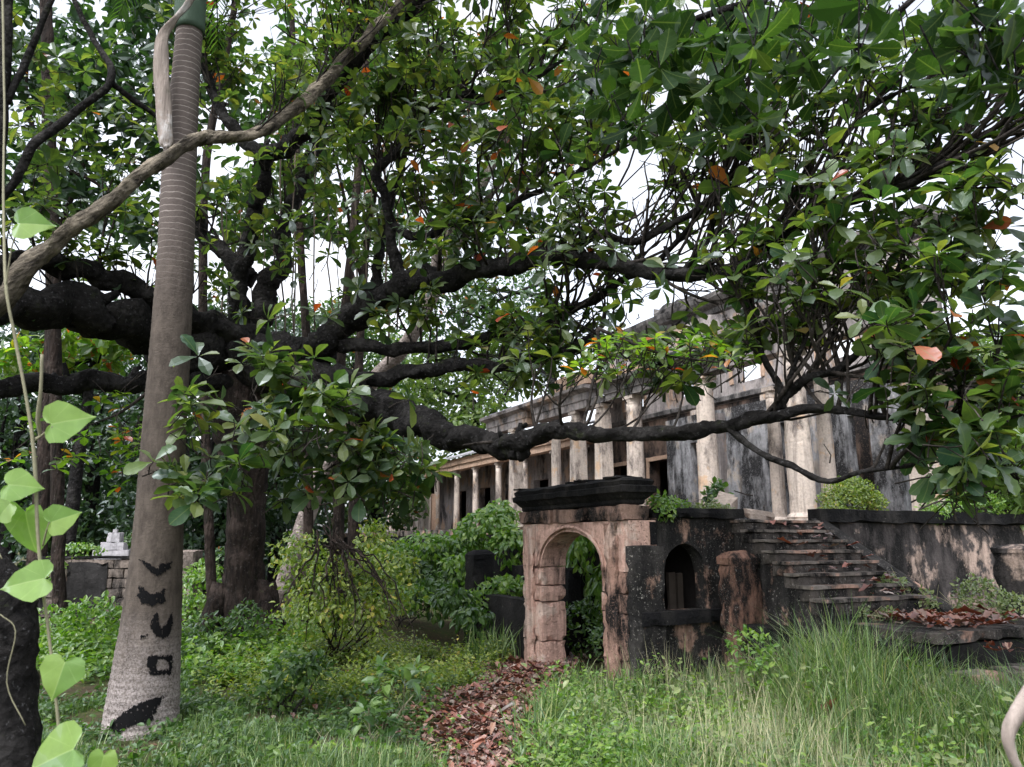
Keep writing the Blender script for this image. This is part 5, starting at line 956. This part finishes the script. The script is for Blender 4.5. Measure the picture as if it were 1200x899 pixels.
bgtree('tall tree behind the roofline left of the gable', gb(650, 46), .4, [gb(650, 46), at(648, 450, 46), at(640, 330, 46)], [lump2(600, 350, 46, 60, 45, 4), lump2(530, 360, 46, 60, 50, 4), lump2(480, 300, 46, 60, 60, 4)], 4200, .40, 'bg_mid', spread=.8)
# dark wood behind the block wall
for i, (px, Y, lab, lm) in enumerate([(20, 25, 'dark dense tree at the far left behind the block wall', [(20, 560, 70, 70), (10, 480, 60, 50), (60, 620, 50, 40)]), (110, 27, 'dark tree in the gloom behind the stepped gravestone', [(110, 560, 60, 80), (130, 480, 60, 40), (100, 640, 60, 30)]), (200, 24, 'dark tree with low boughs behind the palm trunk', [(200, 600, 60, 60), (170, 520, 50, 50), (230, 660, 40, 30)]), (260, 26, 'grey green tree close behind the almond trunk', [(270, 590, 50, 60), (230, 650, 30, 24), (320, 560, 50, 60)]), (330, 29, 'dark tree between the almond trunk and the veranda', [(340, 620, 50, 50), (380, 540, 50, 50), (310, 510, 50, 50)])]):
    bgtree(lab, gb(px, Y), .3, [gb(px, Y), at(px, 560, Y), at(px+6, 440, Y)], [lump2(a, b, Y, c, d, 1.8) for a, b, c, d in lm]+[lump2(px, 400, Y+2, 90, 50, 2)], 5200, .26, 'bg_dark', limbs=5, spread=.4)
bgtree('yellow green almond tree far behind the low left limbs', gb(90, 20.5), .2, [gb(90, 20.5), at(95, 520, 20.5), at(110, 420, 20.5)], [lump2(110, 415, 20.5, 70, 24, 1), lump2(40, 425, 20, 40, 30, 1), lump2(130, 400, 20, 50, 14, .8)], 700, .36, 'almond_back', tm_=ALMOND_LO, limbs=5, spread=.2, clump=7)
bgtree('bright green tree rising at the far right behind the terrace', W(14.5, 5, -.1), .3, [W(14.5, 5, -.1), W(14.5, 5, 4), W(14.2, 4.6, 6.5)], [(W(11.5, 2.2, 5.6), (1.3, 1.3, 1.2)), (W(13, 3, 4.4), (1.6, 1.4, 1.4)), (W(10.8, 1.6, 4.2), (1.0, 1.0, .9)), (W(13.5, 3, 6), (1.4, 1.4, 1)), (W(9.6, .1, 3.7), (1.2, .7, 1.3)), (W(8.3, -.3, 3.1), (.7, .5, .7)), (W(11.2, .1, 4.4), (1.3, .8, 1.3)), (W(10.6, .2, 2.9), (1, .6, .8))], 5200, .27, 'bg_light', tm_=ALMOND_LO, limbs=6)
# far wood closing the view on the left: one mass
nW = 24000; xw = rng.uniform(-36, -9, nW); yw = 33+rng.uniform(-1.5, 2.5, nW)+1.2*np.sin(xw*.9); zw = rng.uniform(0, 1, nW)**.9*(9+1.6*np.sin(xw*.55)+.8*np.sin(xw*1.7)); m = MB()
batch(m, OVAL, frames(rng.normal(0, 1, (nW, 3)), rng.normal(0, .7, (nW, 3))+np.array([0, -.6, .6])), np.stack([xw, yw, zw], -1), rng.uniform(.25, .55, nW)); tag(m.build('far_wood', M['bg_dark']), 'dark far wood closing the view behind the block wall', None, None, 'stuff')
# sprays of yellow green leaves on the low left twigs
yl = empty('low_almond_spray', at(165, 515, 10.6), 'yellow green almond spray hanging below the low left limb', 'branch'); oy = np.array(yl.location); m = MB(); tp = []
for px, py, n in ((150, 500, 11), (95, 540, 5), (160, 545, 8), (25, 540, 2), (130, 470, 4), (60, 500, 3), (175, 520, 6)):
    for _ in range(n): c = at(random.gauss(px, 16), random.gauss(py, 12), 10.6+random.gauss(0, .3)); tube(m, [c-oy+np.array([random.uniform(-.2, .3), .1, .35]), c-oy+rdir()*.06+np.array([0, 0, .12]), c-oy], [.009, .007, .005], 4, cap=False); tp.append((c, rdir()*.4+np.array([0, 0, 1])))
a, b = at(185, 450, 10.8)-oy, at(100, 500, 10.6)-oy; tube(m, catmull([a, (a+b)/2+np.array([0, 0, -.1]), b], 6), np.linspace(.03, .008, 13), 6); obj('twigs', m.mesh('twigs', True), M['twig'], yl)['kind'] = 'stuff'
Ry, Ty, Sy = rosettes([t[0] for t in tp], [t[1] for t in tp], rng.uniform(.17, .24, len(tp)), 4, 7, -.2, .5); me_y = leaf_mesh('leaf', ALMOND_HI, M['almond_back']); rest = leaf_objects(yl, Ry, Ty, Sy, me_y, None, org=oy)
if rest.any(): m = MB(); batch(m, ALMOND_LO, Ry[rest], Ty[rest]-oy, Sy[rest]); o = obj('foliage', m.mesh('foliage'), M['almond_back'], yl); o['kind'] = 'stuff'

yl2 = empty('high_almond_spray', at(720, 330, 7.4), 'yellow green and orange almond spray before the mansion cornice', 'branch'); oy = np.array(yl2.location); m = MB(); tp = []
for px, py, n in ((720, 402, 12), (770, 408, 12), (820, 402, 10), (690, 425, 7), (860, 420, 7), (740, 432, 5), (850, 395, 5)):
    for _ in range(n):
        c = at(random.gauss(px, 16), random.gauss(py, 9), 7.4+random.gauss(0, .2)); tube(m, [c-oy+np.array([random.uniform(-.25, .1), .1, -.22]), c-oy+rdir()*.05+np.array([0, 0, -.1]), c-oy], [.007, .006, .005], 4, cap=False); tp.append((c, rdir()*.4+np.array([0, -.2, 1])))
for dx in (-1, 1): a, b = at(700, 385, 7.4)-oy, at(775+70*dx, 425, 7.4)-oy; tube(m, catmull([a, (a+b)/2+np.array([0, 0, -.08]), b], 6), np.linspace(.02, .007, 13), 6)
obj('twigs', m.mesh('twigs', True), M['twig'], yl2)['kind'] = 'stuff'
Ry, Ty, Sy = rosettes([t[0] for t in tp], [t[1] for t in tp], rng.uniform(.13, .19, len(tp)), 4, 7, -.2, .6); rest = leaf_objects(yl2, Ry, Ty, Sy, me_y, None, org=oy)
if rest.any(): m = MB(); batch(m, ALMOND_LO, Ry[rest], Ty[rest]-oy, Sy[rest]); o = obj('foliage', m.mesh('foliage'), M['almond_back'], yl2); o['kind'] = 'stuff'
# ------------------------------------------------------------------ dead trunks at the left edge
def snag(name, label, pts, mat, rough=.2, sub=()):
    P, R = limb(pts, 8, disp=.35); b = P[0].copy(); e = empty(name, b, label, 'tree trunk'); m = MB(); tube(m, P-b, R, 16, rough); obj('trunk', m.mesh('trunk', True), M[mat], e)
    for s in sub: Pb, Rb = limb(s, 7); m = MB(); tube(m, Pb-b, Rb, 10, rough); obj('branch', m.mesh('branch', True), M[mat], e)
    return e
snag('dead_trunk', 'black rough trunk in the lower left corner behind the vine', [(-2, 1020, 5.6, 52), (0, 960, 5.6, 48), (4, 880, 5.6, 46), (3, 780, 5.6, 38), (0, 720, 5.6, 36), (-8, 675, 5.6, 30), (-18, 645, 5.6, 20), (-24, 634, 5.6, 8)], 'bark_dark', .12)
snag('side_trunk', 'dark barked trunk reaching up at the top left corner', [(-30, 1010, 8.8, 15), (-32, 600, 8.8, 13), (-20, 330, 8.8, 12), (-4, 180, 8.8, 11), (4, 80, 8.8, 10), (8, 0, 8.8, 9), (12, -60, 8.8, 8)], 'bark_dark', .15, [[(-12, 250, 8.8, 6), (12, 215, 8.9, 6.5), (45, 165, 9, 7), (85, 135, 9.2, 6), (130, 95, 9.4, 5.5), (118, 60, 9.5, 5), (92, 10, 9.6, 4), (75, -40, 9.7, 3)], [(128, 96, 9.4, 5), (160, 118, 9.6, 4), (200, 150, 9.9, 3)], [(8, 120, 8.8, 6), (35, 60, 9, 5), (70, -20, 9.2, 4)]])
snag('slender_trunk', 'straight dark slender trunk at the upper left', [(70, 760, 14.5, 9), (66, 500, 14.5, 8), (60, 240, 14.5, 9), (55, 60, 14.5, 8.5), (52, -60, 14.5, 8)], 'bark_trunk', .1)
snag('slender_trunk', 'pale slender stem rising left of the dark upper limb', [(250, 740, 15.5, 7), (238, 400, 15.5, 6), (241, 200, 15.5, 6), (262, 80, 15.5, 5), (282, -30, 15.5, 4)], 'bark_trunk', .1)
for px, px2, r, lab in ((398, 436, 6, 'grey pink stem leaning right behind the serpentine limb'), (360, 340, 5, 'thin brown stem behind the dark upper fork')):
    snag('slender_trunk', lab, [(px, 760, 16.5, r+2), (px, 450, 16.5, r+1), ((px+px2)/2, 240, 16.4, r), (px2, -40, 16.2, r-1)], 'bark_trunk', .1)

# ------------------------------------------------------------------ heart leaved vine close at the left
vn = empty('heart_leaf_vine', at(60, 900, 2.0), 'climbing vine with big pale heart shaped leaves at the left edge', 'vine'); ov = np.array(vn.location)
def heart_tmpl(sd=0):
    rr = random.Random(sd)
    out = [(0, .0), (-.09, .05), (-.17, .16), (-.17, .29), (-.09, .41), (.06, .485), (.22, .485), (.42, .41), (.62, .28), (.8, .13), (.93, .04), (1.02, .0)]
    n = len(out); V, Q = [], []
    for i, (x, y) in enumerate(out):
        mx = max(0, x) if i else 0
        for s in (1, -1):
            y = out[i][1]*(1+rr.uniform(-.09, .07)) if 0 < i < n-1 else 0
            if sd == 2 and s == 1 and i in (6, 7): y *= .72
            for t in (0, .33, .66, 1):
                px_, py_ = mx+(x-mx)*t, y*t*s; py_ *= 1.12; V.append((px_, py_, .07*abs(py_)-.30*max(0, px_)**2*.6 + .03*math.sin(i*1.7)*t + .1*px_))
    for i in range(n-1):
        for k in range(2):
            for j in range(3): a = i*8+k*4+j; q = (a, a+8, a+9, a+1); Q.append(q if k else q[::-1])
    return np.array(V), np.array(Q)
me_h = [leaf_mesh('leaf', heart_tmpl(k), M['vine_leaf']) for k in (1, 2, 3, 4)]
stem = [(2, -40, 2.3, 1.6), (5, 100, 2.2, 1.7), (4, 230, 2.1, 1.7), (6, 330, 2.0, 2), (16, 390, 2.0, 2.1), (28, 450, 2.0, 2.2), (38, 510, 2.0, 2.4), (42, 560, 2.0, 2.4), (44, 620, 2.0, 2.2), (48, 680, 2.0, 2.2), (56, 740, 2.0, 2), (64, 800, 2.0, 2), (70, 860, 2.0, 2), (72, 960, 2.0, 2)]
P, R = limb(stem, 6); m = MB(); tube(m, P-ov, R, 7, .06); obj('stem', m.mesh('stem', True), M['vine_stem'], vn)
for st2 in ([(49, 415, 1.95, 2), (48, 455, 1.96, 2.4), (45, 490, 1.98, 3), (47, 510, 2, 2), (42, 514, 2, 2)], [(42, 516, 2, 1.4), (62, 500, 1.97, 1.1)], [(5, 345, 2, 1), (14, 288, 1.98, 1), (22, 272, 1.97, .8)], [(50, 640, 2, 1.4), (54, 624, 1.98, 1.2), (58, 612, 1.97, 1)], [(2, 655, 1.98, .9), (-12, 630, 2, .9)], [(0, 720, 2, .5), (18, 740, 2.0, .5), (8, 800, 2, .5), (30, 850, 2, .5)]):
    Ps, Rs = limb(st2, 5); m = MB(); tube(m, Ps-ov, Rs, 6); obj('tendril', m.mesh('tendril', True), M['vine_stem'], vn)
def heart(px, py, tx, ty, Y, tilt=(0, 0), wid=1.0, mat=None):
    a = at(px, py, Y); b = at(tx, ty, Y+tilt[0]); d = b-a; L_ = np.linalg.norm(d); d /= L_; view = np.array([0, 0, CAM_H])-a; view /= np.linalg.norm(view); nn = view+np.array([tilt[1], 0, .25]); Rm = frames(d[None], nn[None])[0]
    o = obj('leaf', me_h[int(px) % 4], None, vn); m4 = Matrix.Identity(4)
    for i in range(3):
        for j in range(3): m4[i][j] = Rm[i, j]*L_*(wid if j == 1 else 1)
        m4[i][3] = a[i]-ov[i]
    o.matrix_basis = m4; return o
heart(60, 497, 111, 488, 1.97, (.02, .1), 1.0); heart(22, 262, 64, 264, 1.97, (0, .4), .85); heart(10, 568, 52, 572, 1.96, (.03, -.2), 1.0); heart(60, 612, 96, 600, 1.97, (.03, .3), 1.05); heart(52, 678, -3, 690, 1.97, (0, -.1), .82)
heart(76, 776, 60, 822, 1.97, (-.02, 0), 1.05); heart(86, 878, 28, 905, 1.93, (.03, 0), .9); heart(30, 600, 42, 655, 2.1, (.08, -.6), .95); heart(122, 885, 112, 925, 1.95, (0, 0), .8); heart(12, 590, -6, 612, 2.05, (.05, -.4), .8)
# dry curled stem poking in at the lower right corner
P, R = limb([(1640, 1750, 2.0, 5), (1500, 1200, 1.85, 6), (1360, 880, 1.7, 7), (1270, 790, 1.63, 8), (1222, 798, 1.6, 9), (1198, 828, 1.6, 9.5), (1186, 850, 1.6, 9), (1182, 868, 1.6, 7.5), (1188, 888, 1.6, 6), (1196, 905, 1.6, 4.5), (1202, 930, 1.6, 2.5)], 7, disp=.3); m = MB(); tube(m, P-P[0], R, 12, .05); o = m.build('dry_stem', M['frond'], smooth=True); o.location = P[0]; tag(o, 'pale dry curved plant stem close at the lower right corner', 'plant stem')
